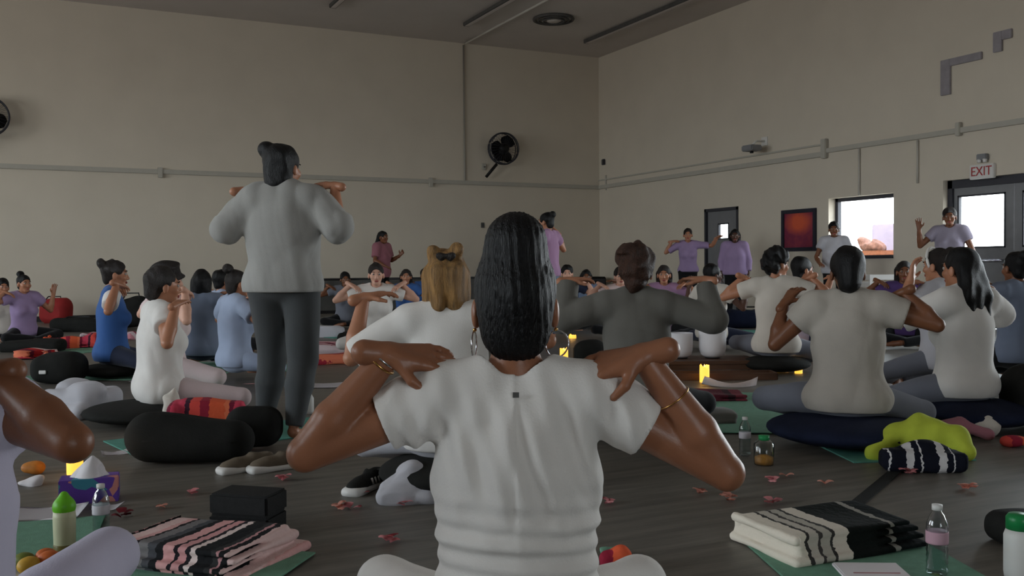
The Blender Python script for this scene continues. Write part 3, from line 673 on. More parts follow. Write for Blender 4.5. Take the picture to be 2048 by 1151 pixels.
    # hair
    if hair != 'none':
        hp_ = [ell(H((0, -0.014, 0.028)), hr((0.083, 0.099, 0.091)), Rh, 0.01), ell(H((0, -0.055, -0.045)), hr((0.058, 0.045, 0.052)), Rh, 0.03)]
        for c, r in HAIR.get(hair, []): hp_.append(ell(H(c), hr(r), Rh, 0.015))
        dn = lambda v: A3(v)  # world down hang
        if hair == 'pony': hp_ += [ell(H((0, -0.105, 0.07)), hr((0.03, 0.03, 0.03)), Rh, 0.015), cap(H((0, -0.12, 0.06)), H((0, -0.145, -0.08)), 0.03*k, 0.026*k, 0.02), cap(H((0, -0.145, -0.08)), H((0, -0.13, -0.2)), 0.026*k, 0.01*k, 0.02)]
        if hair == 'long':
            for x in (-0.05, 0, 0.05): hp_ += [cap(H((x, -0.06, 0)), H((x*1.3, -0.10, -0.16)), 0.045*k, 0.042*k, 0.03), cap(H((x*1.3, -0.10, -0.16)), H((x*1.2, -0.115, -0.34)), 0.042*k, 0.022*k, 0.03)]
        if hair == 'bob':
            for x in (-0.06, -0.02, 0.02, 0.06): hp_.append(cap(H((x, -0.03-0.03*(abs(x) < 0.05), 0)), H((x*1.25, -0.05, -0.13)), 0.045*k, 0.03*k, 0.03))
        if extra_hair: 
            for e_ in extra_hair: hp_.append(cap(H(e_[0]), H(e_[1]), e_[2]*k, e_[3]*k, 0.012))
        hp_.append(dict(ell(H((0, 0.105, -0.035)), hr((0.07, 0.085, 0.09)), Rh, 0.012), op='s'))
        for sx_ in (-1, 1): hp_.append(dict(ell(H((sx_*0.085, 0.01, -0.035)), hr((0.022, 0.04, 0.045)), Rh, 0.008), op='s'))
        amp = hair_noise or (0.012 if hair == 'curly' else 0.003)
        link('hair', softm(hp_, hres, noise_fn(seed+9, amp, (55, 110) if hair == 'curly' else (60, 120), (1.3, 1.3, 0.5) if hair != 'curly' else (1, 1, 1))), M[hairm], o)
    # face
    for sx_ in (-1, 1):
        bm = bmesh.new(); sph(bm, H((sx_*0.032, 0.079, -0.003)), 0.0115*k, 12); ey = link('eye', bmm(bm, True), M['eye'], o)
        bm = bmesh.new(); sph(bm, H((sx_*0.032, 0.0845, -0.003)), 0.0072*k, 8); link('iris', bmm(bm, True), M['iris'], ey)
        link('eyebrow', tubem([H((sx_*0.018, 0.0935, 0.018)), H((sx_*0.034, 0.0915, 0.024)), H((sx_*0.052, 0.078, 0.018))], 0.0035*k, 6), M['hair_dark'], o)
    link('lips', softm([ell(H((0, 0.087, -0.071)), hr((0.024, 0.009, 0.006)), Rh, 0.005), ell(H((0, 0.086, -0.079)), hr((0.02, 0.009, 0.007)), Rh, 0.004)], 0.004), M['lips'], o)
    PEOPLE.append(o); o['_'] = 0; del o['_']
    return dict(o=o, H=H, U=U, k=k, hands=[h[0] for h in hands], g=g, rz=rz, Rh=Rh, arm=armp)

# 1 the woman in the middle, seen from behind
def front_folds(P, k, base):
    z = P[:, 2]-base; x = P[:, 0]; back = 1/(1+np.exp((P[:, 1]+0.0)/0.02))
    low = np.exp(-((z-0.265)/0.085)**2)*back
    v = low*0.0055*(np.sin(z*150+1.3*np.sin(x*9)+40*x*x)+0.5*np.sin(z*80-9*x))
    up = np.exp(-((z-0.45)/0.12)**2)*back
    v += up*0.0065*(np.sin(x*75+z*14*np.sign(x)+0.6*np.sin(z*30))+0.6*np.sin(x*130+z*40))
    arm = np.clip((np.abs(x)-0.15)/0.04, 0, 1)
    v += arm*0.0022*np.sin(np.abs(x)*110+z*60)
    v -= 0.006*back*np.exp(-((x)/0.05)**2-((z-0.36)/0.14)**2)
    return v
fw_ = person('woman in white tee with tall black bun and hoop earrings seated in the centre', 1030, 1.9, 0, 1.0, 0.14, res=0.0055, skin='skin_olive', hair='none', hairm='hair_black', top='white_cotton', bottom='white_cotton',
             arms=(((0.258, -0.02, -0.105), (0.088, -0.035, 0.092), (-0.88, 0.22, -0.10), (0, 0.55, -0.83), (0, -1, -0.5)), ((0.255, -0.02, -0.148), (0.088, -0.038, 0.086), (-0.86, 0.15, -0.22), (0, 0.55, -0.83), (0, -1, -0.5))),
             sleeve=0.40, fat=1.06, loose=0.8, folds=front_folds, foldamp=0.002, neck_cut=((0, 0.02, 0.66), (0.078, 0.10, 0.085)), hem=0.12, curl=0.25, shw=0.160, legs=[((-0.30, 0.25, 0.235), (0.06, 0.37, 0.075), (0.2, 0.29, 0.05)), ((0.275, 0.25, 0.235), (-0.06, 0.30, 0.075), (-0.2, 0.22, 0.05))])
H = fw_['H']; k = 1.0; o = fw_['o']; Rh = fw_['Rh']
hp_ = [ell(H((0, -0.016, 0.028)), (0.083, 0.100, 0.093), Rh, 0.01), ell(H((0, -0.060, -0.03)), (0.070, 0.048, 0.075), Rh, 0.03), ell(H((0, -0.055, -0.068)), (0.056, 0.034, 0.045), Rh, 0.03), ell(H((0.002, -0.045, 0.122)), (0.060, 0.060, 0.058), Rh, 0.04),
       dict(ell(H((0, 0.105, -0.035)), (0.07, 0.085, 0.09), Rh, 0.012), op='s')]
for sx_ in (-1, 1): hp_.append(dict(ell(H((sx_*0.087, 0.01, -0.035)), (0.025, 0.045, 0.045), Rh, 0.008), op='s'))
def strand(P):
    q = P-hc_; th = np.arctan2(q[:, 0], -q[:, 1]); return 0.0012*np.sin(th*38+q[:, 2]*25)+0.0009*np.sin(th*71-q[:, 2]*40)
hc_ = H((0, 0, 0))
hr_ = link('hair', softm(hp_, 0.0045, strand), M['hair_black'], o)
for sx_ in (-1, 1):
    c = H((sx_*0.084, 0.0, -0.085)); e_ = link('earring', tubem([c+np.array([0.010*math.sin(t_)*sx_+0.014*math.sin(t_), 0.022*math.sin(t_), 0.027*math.cos(t_)]) for t_ in np.linspace(0, 2*PI, 29)[:-1]], 0.0017, 8, True), M['silver'], o)
    bm = bmesh.new(); sph(bm, H((sx_*0.082, -0.003, -0.055)), 0.004, 8); link('stud', bmm(bm, True), M['gold'], e_)
def bracelet(fp, arm, f, r, mat, w=0.0025):
    E_, W_ = fp['arm'][arm][2]['a'], fp['arm'][arm][2]['b']; c = E_+(W_-E_)*f; n_ = Vector(unit(W_-E_)); x = n_.orthogonal().normalized(); y = n_.cross(x)
    return link('bracelet', tubem([Vector(c)+(x*math.cos(t_)+y*math.sin(t_))*r for t_ in np.linspace(0, 2*PI, 25)[:-1]], w, 6, True), mat, fp['o'])
bracelet(fw_, 0, 0.86, 0.0295, M['gold']); bracelet(fw_, 0, 0.93, 0.028, M['silver']); bracelet(fw_, 1, 0.45, 0.036, M['gold'], 0.0014)
link('neck_label', boxm(fw_['U'](0, -0.083, 0.567), (0.012, 0.002, 0.010)), M['fixture'], o)

# 2 standing woman in grey
person('woman standing with back turned in grey sweatshirt and charcoal leggings', 568, 5.2, 16, 0.972, stand=True, skin='skin_tan', hair='short', extra_hair=[((-0.02, -0.05, 0.03), (-0.01, -0.065, -0.09), 0.075, 0.06), ((0.02, -0.05, 0.05), (0.03, -0.055, -0.08), 0.06, 0.05), ((-0.062, -0.05, 0.085), (-0.075, -0.055, 0.098), 0.052, 0.048)], hairm='hair_black', top='grey_jersey', bottom='charcoal_legging', sleeve=1.12, loose=2.0, fat=1.10, legw=1.22, hem=0.85, res=0.009, foldamp=0.014,
       arms=(((0.155, -0.03, -0.16), (0.075, 0.03, 0.06), (-0.6, 0.5, 0.1), (0, 0, -1), (0, -1, 0)), ((0.15, -0.04, -0.15), (0.115, 0.05, 0.085), (-0.7, 0.3, 0.15), (0, 0.2, -1), (0, -1, 0))), legs=[((-0.11, 0.10, 0.47), (-0.165, 0.14, 0.085), (-0.18, 0.3, 0.03)), ((0.105, -0.02, 0.47), (0.075, -0.12, 0.085), (0.10, 0.03, 0.03))], hyaw=22)
# 3 person cut off at the left edge
person('person at the left edge with bent bare arm and pale grey leggings', -185, 1.78, 0, 1.0, 0.12, skin='skin_brown', hair='short', hairm='hair_black', top='pale_lilac_cotton', bottom='pale_lilac_cotton', res=0.0075, sleeve=0.12, loose=0.9, fat=1.1, hem=0.12,
       arms=('shoulder', ((0.085, -0.20, -0.035), (-0.03, -0.02, 0.085), (-0.6, 0.7, -0.1), (0, 0, -1), (0, -1, 0))), legs=[((-0.37, 0.22, 0.2), (0.06, 0.37, 0.075), (0.2, 0.29, 0.05)), ((0.39, 0.30, 0.275), (-0.02, 0.36, 0.075), (-0.2, 0.30, 0.05))])
# 4 blue shirt, left
SIDE = ('shoulder', ((0.255, -0.04, -0.105), (0.09, 0.03, 0.105), (-0.6, 0.5, -0.2), (0, 0, -1), (0, -1, 0)))
p4 = person('woman in blue vest over white sleeves seated in profile with dark bun', 222, 8.5, 88, 1.07, 0.13, skin='skin_tan', hair='bun_back', hairm='hair_dark', top='blue_cotton', bottom='navy_cotton', res=0.010, sleeve=0.0, arms=SIDE, loose=1.2)
for i, sg in enumerate((-1, 1)):
    ap = p4['arm'][i][0]; S, E_ = ap['a'], ap['b']; c = S+(E_-S)*0.62
    link('white_sleeve', softm([cap(S+(S-E_)*0.1, E_, 0.068*1.07, 0.062*1.07, 0.02, clip=[(c, unit(E_-S))])], 0.010, noise_fn(i, 0.004, (20, 40))), M['white_cotton'], p4['o'])
# 5 white shirt profile
person('woman in loose white shirt and cream trousers seated in profile on black cushion', 318, 6.0, 80, 0.965, 0.14, skin='skin_tan', hair='short', hairm='hair_dark', extra_hair=[((0, -0.07, 0.02), (0, -0.085, -0.05), 0.06, 0.045)], top='white_cotton', bottom='pale_pink_cotton', res=0.009, sleeve=0.45, loose=1.7, foldamp=0.009, hem=0.10, fat=1.06,
       arms=('shoulder', ((0.235, -0.03, -0.16), (0.10, 0.05, 0.07), (-0.6, 0.5, 0.2), (0, 0, -1), (0, -1, 0))), legs=[((-0.30, 0.34, 0.13), (0.06, 0.40, 0.075), (0.2, 0.33, 0.05)), ((0.24, 0.46, 0.14), (-0.06, 0.34, 0.075), (-0.2, 0.24, 0.05))])
person('person with curly dark hair partly hidden behind the white-shirted woman in profile', 330, 7.2, 65, 1.0, 0.14, skin='skin_light', hair='curly', hairm='hair_dark', top='pinkish_cotton', bottom='pale_pink_cotton', res=0.012, arms=SIDE, loose=1.4)
person('person in slate blue shirt with dark bob seated beyond the curly-haired person', 402, 9.3, 22, 1.0, 0.10, skin='skin_tan', hair='bob', hairm='hair_black', top='slate_cotton', bottom='navy_cotton', res=0.012, arms=('shoulder_low', 'shoulder_low'), sleeve=0.9, loose=1.3)
person('woman in pale blue shirt and pale trousers beside the standing woman', 468, 8.2, 66, 0.99, 0.10, skin='skin_tan', hair='bun_high', hairm='hair_dark', top='pale_blue_cotton', bottom='pale_blue_cotton', res=0.012, arms=('shoulder_low', 'shoulder_low'), sleeve=0.7, loose=1.5, foldamp=0.008)
person('dark-haired person mostly hidden behind the woman in pale blue', 440, 10.6, 60, 0.98, 0.10, skin='skin_tan', hair='short', hairm='hair_black', top='pale_blue_cotton', bottom='black_cotton', res=0.014)
# far left
person('woman in lilac shirt and black trousers seated far left by the red bag', 45, 12.2, 150, 0.94, 0.10, skin='skin_tan', hair='bun_high', hairm='hair_black', top='lilac_cotton', bottom='black_cotton', res=0.014, arms=('raise', 'shoulder'), loose=1.4)
person('person in white shirt at the far left edge beside the lilac shirt', 4, 12.6, 165, 0.90, 0.08, skin='skin_tan', hair='short', hairm='hair_black', top='cream_cotton', bottom='black_cotton', res=0.014, arms=('shoulder', 'shoulder_low'))
# back wall
person('standing woman in rose shirt holding up a phone by the back wall', 764, 18.2, 128, 1.0, stand=True, skin='skin_brown', hair='long', hairm='hair_black', top='rose_cotton', bottom='black_cotton', res=0.014, arms=('phone', 'lap'), sleeve=0.75, loose=1.7, hem=0.78, fat=1.08)
person('woman in white shirt facing us with elbows out left of the blonde woman', 752, 10.6, 178, 1.04, 0.12, skin='skin_light', hair='bun_back', hairm='hair_dark', top='white_cotton', bottom='white_cotton', res=0.012, arms=('shoulder', 'shoulder'), loose=1.3)
person('person in blue shirt facing us in the far row near the back wall', 812, 15.0, 180, 0.98, 0.10, skin='skin_tan', hair='bob', hairm='hair_dark', top='blue_cotton', bottom='navy_cotton', res=0.015, arms=('raise', 'shoulder'))
person('second person in blue shirt partly behind the blonde woman', 850, 17.0, 176, 0.98, 0.10, skin='skin_brown', hair='short', hairm='hair_black', top='blue_cotton', bottom='black_cotton', res=0.015, arms=('shoulder', 'shoulder'))
person('person in rose top in the far row behind the white-shirted woman', 690, 15.4, 176, 0.95, 0.08, skin='skin_brown', hair='short', hairm='hair_black', top='grey_cotton', bottom='black_cotton', res=0.015)
PEOPLE[-1]['label'] = 'person in grey top in the far row beside the long table'
# blonde
bl = person('woman in white tee with half-up blonde hair seen from behind', 893, 4.1, 2, 1.02, 0.16, skin='skin_tan', hair='bob', hairm='hair_blonde', top='white_cotton', bottom='pale_grey_cotton', res=0.009, sleeve=0.95, loose=1.4, foldamp=0.006,
       arms=(((0.235, -0.02, -0.15), (0.19, 0.07, 0.10), (-0.8, 0.4, 0.2), (0, 0, -1), (0, -1, 0)), 'shoulder'), extra_hair=[((-0.045, -0.05, 0.09), (-0.05, -0.06, 0.105), 0.035, 0.028), ((0.035, -0.05, 0.09), (0.045, -0.06, 0.112), 0.036, 0.03), ((-0.03, -0.08, 0.02), (-0.035, -0.085, -0.12), 0.05, 0.035), ((0.03, -0.08, 0.02), (0.035, -0.085, -0.12), 0.05, 0.035)])
cl = link('hair_clip', softm([cap(bl['H']((-0.03, -0.10, 0.085)), bl['H']((0.03, -0.10, 0.085)), 0.010, 0.010), cap(bl['H']((-0.026, -0.10, 0.088)), bl['H']((-0.018, -0.10, 0.068)), 0.008), cap(bl['H']((0.026, -0.10, 0.088)), bl['H']((0.018, -0.10, 0.068)), 0.008)], 0.006), M['hair_dark'], bl['o'])
# standing behind the centre head
person('standing woman in orchid shirt and pale jeans just behind the tall black bun', 1097, 12.0, -62, 0.985, stand=True, skin='skin_tan', hair='bun_back', hairm='hair_black', top='orchid_cotton', bottom='jean_cotton', res=0.012, arms=('shoulder', ((0.2, -0.03, -0.17), (0.08, 0.0, 0.06), (-0.5, 0.4, 0.6), (0, 0.2, -1), (0, -1, 0))), sleeve=0.5, loose=1.3, hem=0.85)
# cardigan
person('woman in charcoal knit top with auburn curls seen from behind', 1272, 5.3, 0, 1.04, 0.16, skin='skin_tan', hair='curly', hairm='hair_auburn', hair_noise=0.011, extra_hair=[((-0.02, -0.05, 0.07), (-0.06, -0.05, 0.09), 0.05, 0.05), ((0, -0.06, 0), (0, -0.07, -0.06), 0.075, 0.055)], top='charcoal_knit', bottom='black_cotton', res=0.009, sleeve=1.9, loose=1.5, foldamp=0.010, fat=1.06,
       arms=(((0.235, -0.02, -0.07), (0.20, 0.06, 0.135), (-0.8, 0.4, 0.1), (0, 0, -1), (0, -1, 0)), ((0.235, -0.02, -0.07), (0.20, 0.06, 0.135), (-0.8, 0.4, 0.1), (0, 0, -1), (0, -1, 0))))
# far centre
person('person in dark navy shirt with lit face seated far behind the bun', 1134, 14.0, 178, 1.0, 0.12, skin='skin_light', hair='short', hairm='hair_black', top='navy_cotton', bottom='black_cotton', res=0.015, arms=('shoulder_low', 'shoulder_low'))
person('person in jean blue shirt seated left of the black speaker cabinet', 1172, 15.0, 176, 0.97, 0.08, skin='skin_brown', hair='bob', hairm='hair_black', top='jean_cotton', bottom='black_cotton', res=0.015, arms=('wide', 'wide'))
person('person in white shirt half hidden left of the auburn curls', 1240, 12.8, 172, 0.98, 0.10, skin='skin_light', hair='short', hairm='hair_dark', top='pinkish_cotton', bottom='black_cotton', res=0.014)
person('seated person in orchid shirt facing us right of the auburn curls', 1328, 12.0, 182, 0.99, 0.12, skin='skin_tan', hair='bob', hairm='hair_dark', top='orchid_cotton', bottom='black_cotton', res=0.013, arms=('shoulder', 'shoulder'))
person('standing woman in lilac shirt with arms raised left of the grey door', 1376, 17.4, 180, 0.985, stand=True, skin='skin_tan', hair='bun_back', hairm='hair_dark', top='lilac_cotton', bottom='black_cotton', res=0.014, arms=('out', 'shoulder_low'), sleeve=0.8, hem=0.86)
person('standing person in lilac shirt with lowered arms in front of the grey door', 1470, 16.4, 180, 0.95, stand=True, skin='skin_dark', hair='bob', hairm='hair_black', top='lilac_cotton', bottom='black_cotton', res=0.014, arms=('down', 'down'), sleeve=1.7, hem=0.84, fat=1.2, loose=1.4)
person('seated person in cream shirt with open raised hands below the grey door', 1424, 10.8, 28, 0.99, 0.12, skin='skin_dark', hair='short', hairm='hair_black', top='cream_cotton', bottom='navy_cotton', res=0.011, arms=('raise', 'raise'), hyaw=30, loose=1.2)
person('seated person in cream shirt and grey trousers with dark curls below the picture', 1552, 8.5, 8, 1.09, 0.16, skin='skin_tan', hair='curly', hairm='hair_black', top='cream_cotton', bottom='grey_cotton', res=0.011, arms=('shoulder', 'shoulder'), hyaw=40, loose=1.4, legs=[((-0.36, 0.22, 0.24), (0.06, 0.37, 0.075), (0.2, 0.29, 0.05)), ((0.36, 0.22, 0.16), (-0.06, 0.30, 0.075), (-0.2, 0.22, 0.05))])
person('seated person in grey lilac shirt close right of the dark curls', 1600, 9.6, 60, 1.04, 0.14, skin='skin_tan', hair='short', hairm='hair_black', top='grey_lilac_cotton', bottom='navy_cotton', res=0.012, arms=('shoulder', 'wide'))
person('standing person in white shirt at the left side of the bright window', 1668, 15.3, 180, 0.985, stand=True, skin='skin_brown', hair='short', hairm='hair_black', top='pale_grey_cotton', bottom='black_cotton', res=0.014, arms=('lap', 'lap'), loose=1.4)
person('standing person in grey lilac shirt with one raised hand by the exit door', 1899, 13.0, 182, 1.03, stand=True, skin='skin_brown', hair='short', hairm='hair_dark', top='grey_lilac_cotton', bottom='black_cotton', res=0.013, arms=('lap', 'raise'), loose=1.4)
# right foreground group
person('woman in pale tee and grey trousers on navy cushion at right, seen from behind', 1695, 5.05, 2, 1.02, 0.165, skin='skin_brown', hair='short', hairm='hair_black', top='oat_cotton', bottom='grey_cotton', res=0.009, sleeve=0.45, loose=1.5, foldamp=0.010, fat=1.10, hyaw=-8,
       arms=(((0.20, 0.0, -0.20), (0.155, 0.08, 0.02), (-0.4, 0.5, 0.6), (0, 0.1, -1), (0, -1, 0)), 'shoulder'), legs=[((-0.44, 0.20, 0.20), (0.0, 0.40, 0.08), (0.15, 0.33, 0.05)), ((0.37, 0.22, 0.16), (-0.06, 0.30, 0.075), (-0.2, 0.22, 0.05))], extra_hair=[((0, -0.06, 0), (0, -0.075, -0.06), 0.072, 0.06)])
person('woman with long loose black hair in white shirt at right facing left', 1930, 5.6, -52, 1.04, 0.16, skin='skin_tan', hair='long', hairm='hair_black', top='white_cotton', bottom='grey_cotton', res=0.009, sleeve=0.9, loose=1.6, foldamp=0.006, fat=1.05,
       arms=('face', ((0.24, 0.04, -0.11), (0.12, 0.10, 0.08), (-0.6, 0.4, 0.4), (0, 0, -1), (0, -1, 0))))
hb = person('woman in headband seated behind the long-haired woman at right', 1884, 7.0, -60, 1.05, 0.17, skin='skin_tan', hair='bun_back', hairm='hair_dark', top='pale_grey_cotton', bottom='grey_cotton', res=0.011, arms=('shoulder_low', 'wide'), loose=1.4)
link('headband', tubem([hb['H']((0.086*math.cos(t_), 0.028+0.02*math.sin(t_), 0.028+0.092*math.sin(t_))) for t_ in np.linspace(-0.5, PI+0.5, 22)], 0.011, 8), M['white_cotton'], hb['o'])
person('person in purple top with dark hair seated below the bright window', 1808, 11.0, 176, 1.02, 0.12, skin='skin_brown', hair='bob', hairm='hair_dark', top='purple_cotton', bottom='black_cotton', res=0.013, arms=('wide', 'shoulder'))
person('person in slate blue shirt and black trousers at the right edge', 2036, 7.6, -40, 1.05, 0.15, skin='skin_brown', hair='bun_back', hairm='hair_black', top='slate_cotton', bottom='black_cotton', res=0.012, arms=('shoulder', 'shoulder'), loose=1.4)

# ------------------------------------------------------------------ things on the floor
ALTAR = ground(1430, 755)
def radial(p): return math.atan2(ALTAR[1]-p[1], ALTAR[0]-p[0])-PI/2   # local +y towards the altar
def mat(px, py, label, m='mat_green', rz=None, z=0.0):
    p = ground(px, py); rz = radial(p) if rz is None else rz
    t = link('yoga_mat', boxm((0, 0, 0.003), (0.61, 1.73, 0.006), bev=0.002), M[m], None, (p[0], p[1], z), rz, label, 'yoga mat', 'green yoga mats on the floor')
    return t
def mat_edge(A, B, side, label, m='mat_green', z=0.0):
    """mat with one corner on pixel A, its long side running towards pixel B, its width on the given side"""
    a, b = ground(*A), ground(*B); d = unit((b-a)[:2]); n = np.array([d[1], -d[0]])*side; c = a[:2]+d*0.865+n*0.305
    return link('yoga_mat', boxm((0, 0, 0.003), (0.61, 1.73, 0.006), bev=0.002), M[m], None, (c[0], c[1], z), math.atan2(d[1], d[0])-PI/2, label, 'yoga mat', 'green yoga mats on the floor')
mat_edge((212, 1032), (178, 1110), 1, 'green mat under the papers and bottles at bottom left')
mat_edge((632, 1110), (560, 1160), 1, 'green mat under the pink striped blanket', z=0.0062)
mat(545, 862, 'teal green mat under the feet of the standing woman', 'mat_teal', z=0.001)
mat(235, 812, 'sage green mat left of the white-shirted woman in profile')
mat(245, 752, 'green mat under the woman in blue vest', z=0.001)
mat(110, 697, 'green mat under the orange blankets at far left')
mat(445, 732, 'green mat under the woman in pale blue shirt')
mat(650, 668, 'green mat in front of the woman in white facing us', 'mat_teal')
mat(1480, 822, 'green mat left of the navy cushion', z=0.0062)
mat(1685, 862, 'teal mat sticking out in front of the navy cushion', 'mat_teal')
mat_edge((1485, 1083), (1560, 1150), -1, 'green mat under the cream striped blanket at bottom right')
mat(1480, 668, 'teal mat on the far side of the singing bowls', 'mat_teal')

def blanket(px, py, size, m, label, rz=0.0, layers=3, h=0.028, group=None, name='folded_blanket', lump=0.01, z=0.0, seed=1, res=0.011):
    """folded cloth: stacked soft layers, each slightly shifted, joined at the fold"""
    p = ground(px, py, z); r = random.Random(seed); P = []
    for i in range(layers):
        dx, dy = r.uniform(-0.02, 0.02), r.uniform(-0.02, 0.02); zz = 0.004+h*(i+0.5)
        P.append(rbox((dx, dy, zz), (size[0]/2-0.012*i, size[1]/2-0.012*i, h*0.52), h*0.5, None, 0.006))
        P.append(cap((-size[0]/2+0.03+dx, -size[1]/2+0.02+dy, zz), (-size[0]/2+0.03+dx, size[1]/2-0.02+dy, zz), h*0.55, None, 0.006))
    nf = noise_fn(seed, lump, (9, 22), (1, 1, 0.2))
    return link(name, softm(P, res, nf), m if not isinstance(m, str) else M[m], None, (p[0], p[1], z), rz, label, 'blanket', group)
S_pink = stripes('pink_black_serape', [(0, (214, 160, 158)), (0.10, (36, 32, 36)), (0.13, (206, 150, 150)), (0.2, (40, 36, 40)), (0.24, (226, 205, 200)), (0.29, (30, 30, 32)), (0.42, (52, 52, 52)), (0.47, (190, 140, 142)), (0.50, (30, 30, 32)), (0.55, (222, 190, 186)), (0.67, (215, 165, 162)), (0.73, (34, 32, 34)), (0.76, (120, 116, 116)), (0.86, (76, 76, 80)), (0.93, (34, 34, 36))], 0, 2.4)
S_cream = stripes('cream_black_serape', [(0, (222, 212, 196)), (0.12, (60, 58, 56)), (0.14, (190, 182, 170)), (0.19, (70, 66, 64)), (0.21, (176, 170, 158)), (0.26, (60, 58, 56)), (0.28, (214, 204, 190)), (0.36, (20, 24, 22)), (0.62, (150, 146, 138)), (0.65, (18, 24, 24)), (0.88, (150, 132, 134)), (0.93, (24, 26, 26))], 0, 1.45, off=0.285)
S_orange = stripes('orange_pink_serape', [(0, (222, 96, 62)), (0.25, (230, 120, 84)), (0.32, (120, 34, 56)), (0.4, (206, 70, 92)), (0.6, (64, 36, 52)), (0.68, (214, 78, 70)), (0.85, (150, 40, 60))], 0, 3.0)
S_red = stripes('red_white_serape', [(0, (190, 50, 52)), (0.3, (224, 196, 190)), (0.45, (160, 44, 60)), (0.6, (216, 120, 90)), (0.8, (120, 40, 60))], 1, 3.0)
S_pinkw = stripes('pink_white_serape', [(0, (216, 150, 160)), (0.3, (230, 210, 214)), (0.5, (170, 60, 84)), (0.62, (220, 170, 176)), (0.85, (120, 50, 70))], 1, 3.2)
vd = math.atan2(FW[1], FW[0])-PI/2
blanket(405, 1118, (0.52, 0.40), S_pink, 'pink, black and grey striped folded blanket in front of the black blocks', vd-0.35, 4, 0.022, seed=2, lump=0.006, res=0.008)
blanket(1660, 1090, (0.56, 0.36), S_cream, 'cream and black striped folded blanket at bottom right', vd+0.38, 4, 0.024, seed=5, lump=0.007, res=0.008)
blanket(428, 872, (0.46, 0.28), S_orange, 'orange and pink striped blanket heaped behind the black bolster', vd+0.2, 6, 0.030, seed=6, lump=0.018)
blanket(148, 694, (0.62, 0.45), S_orange, 'orange striped blanket left of the woman in blue vest', vd+0.3, 4, 0.035, seed=7, lump=0.03, res=0.016)
blanket(220, 680, (0.6, 0.4), S_pinkw, 'pink and purple blanket behind the orange blanket at left', vd, 3, 0.03, seed=8, lump=0.03, res=0.016)
blanket(62, 716, (0.55, 0.35), S_red, 'red and white striped blanket at the far left', vd, 3, 0.03, seed=9, lump=0.02, res=0.014)
blanket(20, 690, (0.4, 0.25), 'white_cotton', 'white folded blanket at the far left edge', vd, 2, 0.03, seed=10, lump=0.02, res=0.016)
blanket(655, 726, (0.46, 0.3), S_red, 'red striped blanket right of the standing woman', vd+0.2, 3, 0.03, seed=11, lump=0.02, res=0.014)
blanket(672, 705, (0.6, 0.4), S_pinkw, 'pink and white striped blanket behind the red one right of the standing woman', vd-0.2, 3, 0.03, seed=12, lump=0.02, res=0.016)
blanket(1425, 800, (0.46, 0.3), stripes('maroon_serape', [(0, (92, 36, 48)), (0.4, (62, 34, 40)), (0.6, (116, 50, 60))], 0, 4), 'maroon folded blanket beside the candle in front of the bowls', vd, 2, 0.025, seed=13, lump=0.01)
blanket(1385, 842, (0.5, 0.35), 'charcoal_knit', 'dark grey folded blanket behind the raised right arm', vd, 2, 0.03, seed=14, lump=0.015)
blanket(500, 768, (0.3, 0.25), S_pinkw, 'small pink and purple folded cloth left of the standing legs', vd, 3, 0.025, seed=16, lump=0.015)
blanket(1305, 706, (0.5, 0.34), 'slate_cotton', 'slate grey folded blanket left of the singing bowls', vd, 2, 0.03, seed=17, lump=0.02, res=0.014)
blanket(645, 672, (0.7, 0.4), 'pale_grey_cotton', 'pale grey rumpled blanket at the feet of the long table', vd, 3, 0.04, seed=18, lump=0.04, res=0.02)

# black bolster and pillow
def soft_thing(name, prims, res, m, px, py, rz, label, cat, disp=None, z=0.0, group=None):
    p = ground(px, py, z); return link(name, softm(prims, res, disp), M[m] if isinstance(m, str) else m, None, (p[0], p[1], z), rz, label, cat, group)
b_ = soft_thing('bolster', [cap((-0.20, 0, 0.125), (0.20, 0.0, 0.11), 0.125, 0.105, 0.05), cap((-0.22, 0.14, 0.12), (0.1, 0.18, 0.10), 0.11, 0.10, 0.06)], 0.012, 'black_canvas', 385, 925, vd, 'large black kidney-shaped bolster on the floor left of the centre', 'cushion', noise_fn(3, 0.008, (8, 20)))
link('piping', tubem([(-0.30+0.0*t_, -0.08, 0.13) if False else (-0.20+0.44*t_, -0.123+0.02*t_, 0.13-0.012*t_) for t_ in np.linspace(0, 1, 12)], 0.006, 6), M['black_canvas'], b_)
soft_thing('pillow', [rbox((0, 0, 0.12), (0.15, 0.10, 0.11), 0.09, None, 0.03)], 0.012, 'black_canvas', 510, 897, vd+0.15, 'square black pillow standing against the right end of the bolster', 'cushion', noise_fn(5, 0.008, (9, 20)))
def cushion(px, py, r, h, m, label, D=None):
    p = ground(px, py)
    o = link('floor_cushion', softm([cap((0, 0, h*0.5), (0, 0, h*0.5+0.001), r, r, 0.02, flat=((0, 0, 1), h/(2*r)))], 0.014, noise_fn(int(px), 0.006, (8, 22))), M[m], None, (p[0], p[1], 0), vd, label, 'cushion')
    link('handle_loop', tubem([(-0.06, -r+0.01, h*0.5), (-0.03, -r-0.03, h*0.5-0.01), (0.03, -r-0.03, h*0.5-0.01), (0.06, -r+0.01, h*0.5)], 0.008, 6), M[m], o)
    return o
def under(person_d, h, r, m, label):
    g = person_d['g']; 
    o = link('floor_cushion', softm([cap((0, 0, h*0.5), (0, 0, h*0.5+0.001), r, r, 0.02, flat=((0, 0, 1), h/(2*r)))], 0.014, noise_fn(int(g[0]*10), 0.005, (8, 22))), M[m], None, (g[0], g[1]-0.0, 0.006), vd, label, 'cushion'); return o
def by_label(s): return next(q for q in PEOPLE if s in q['label'])
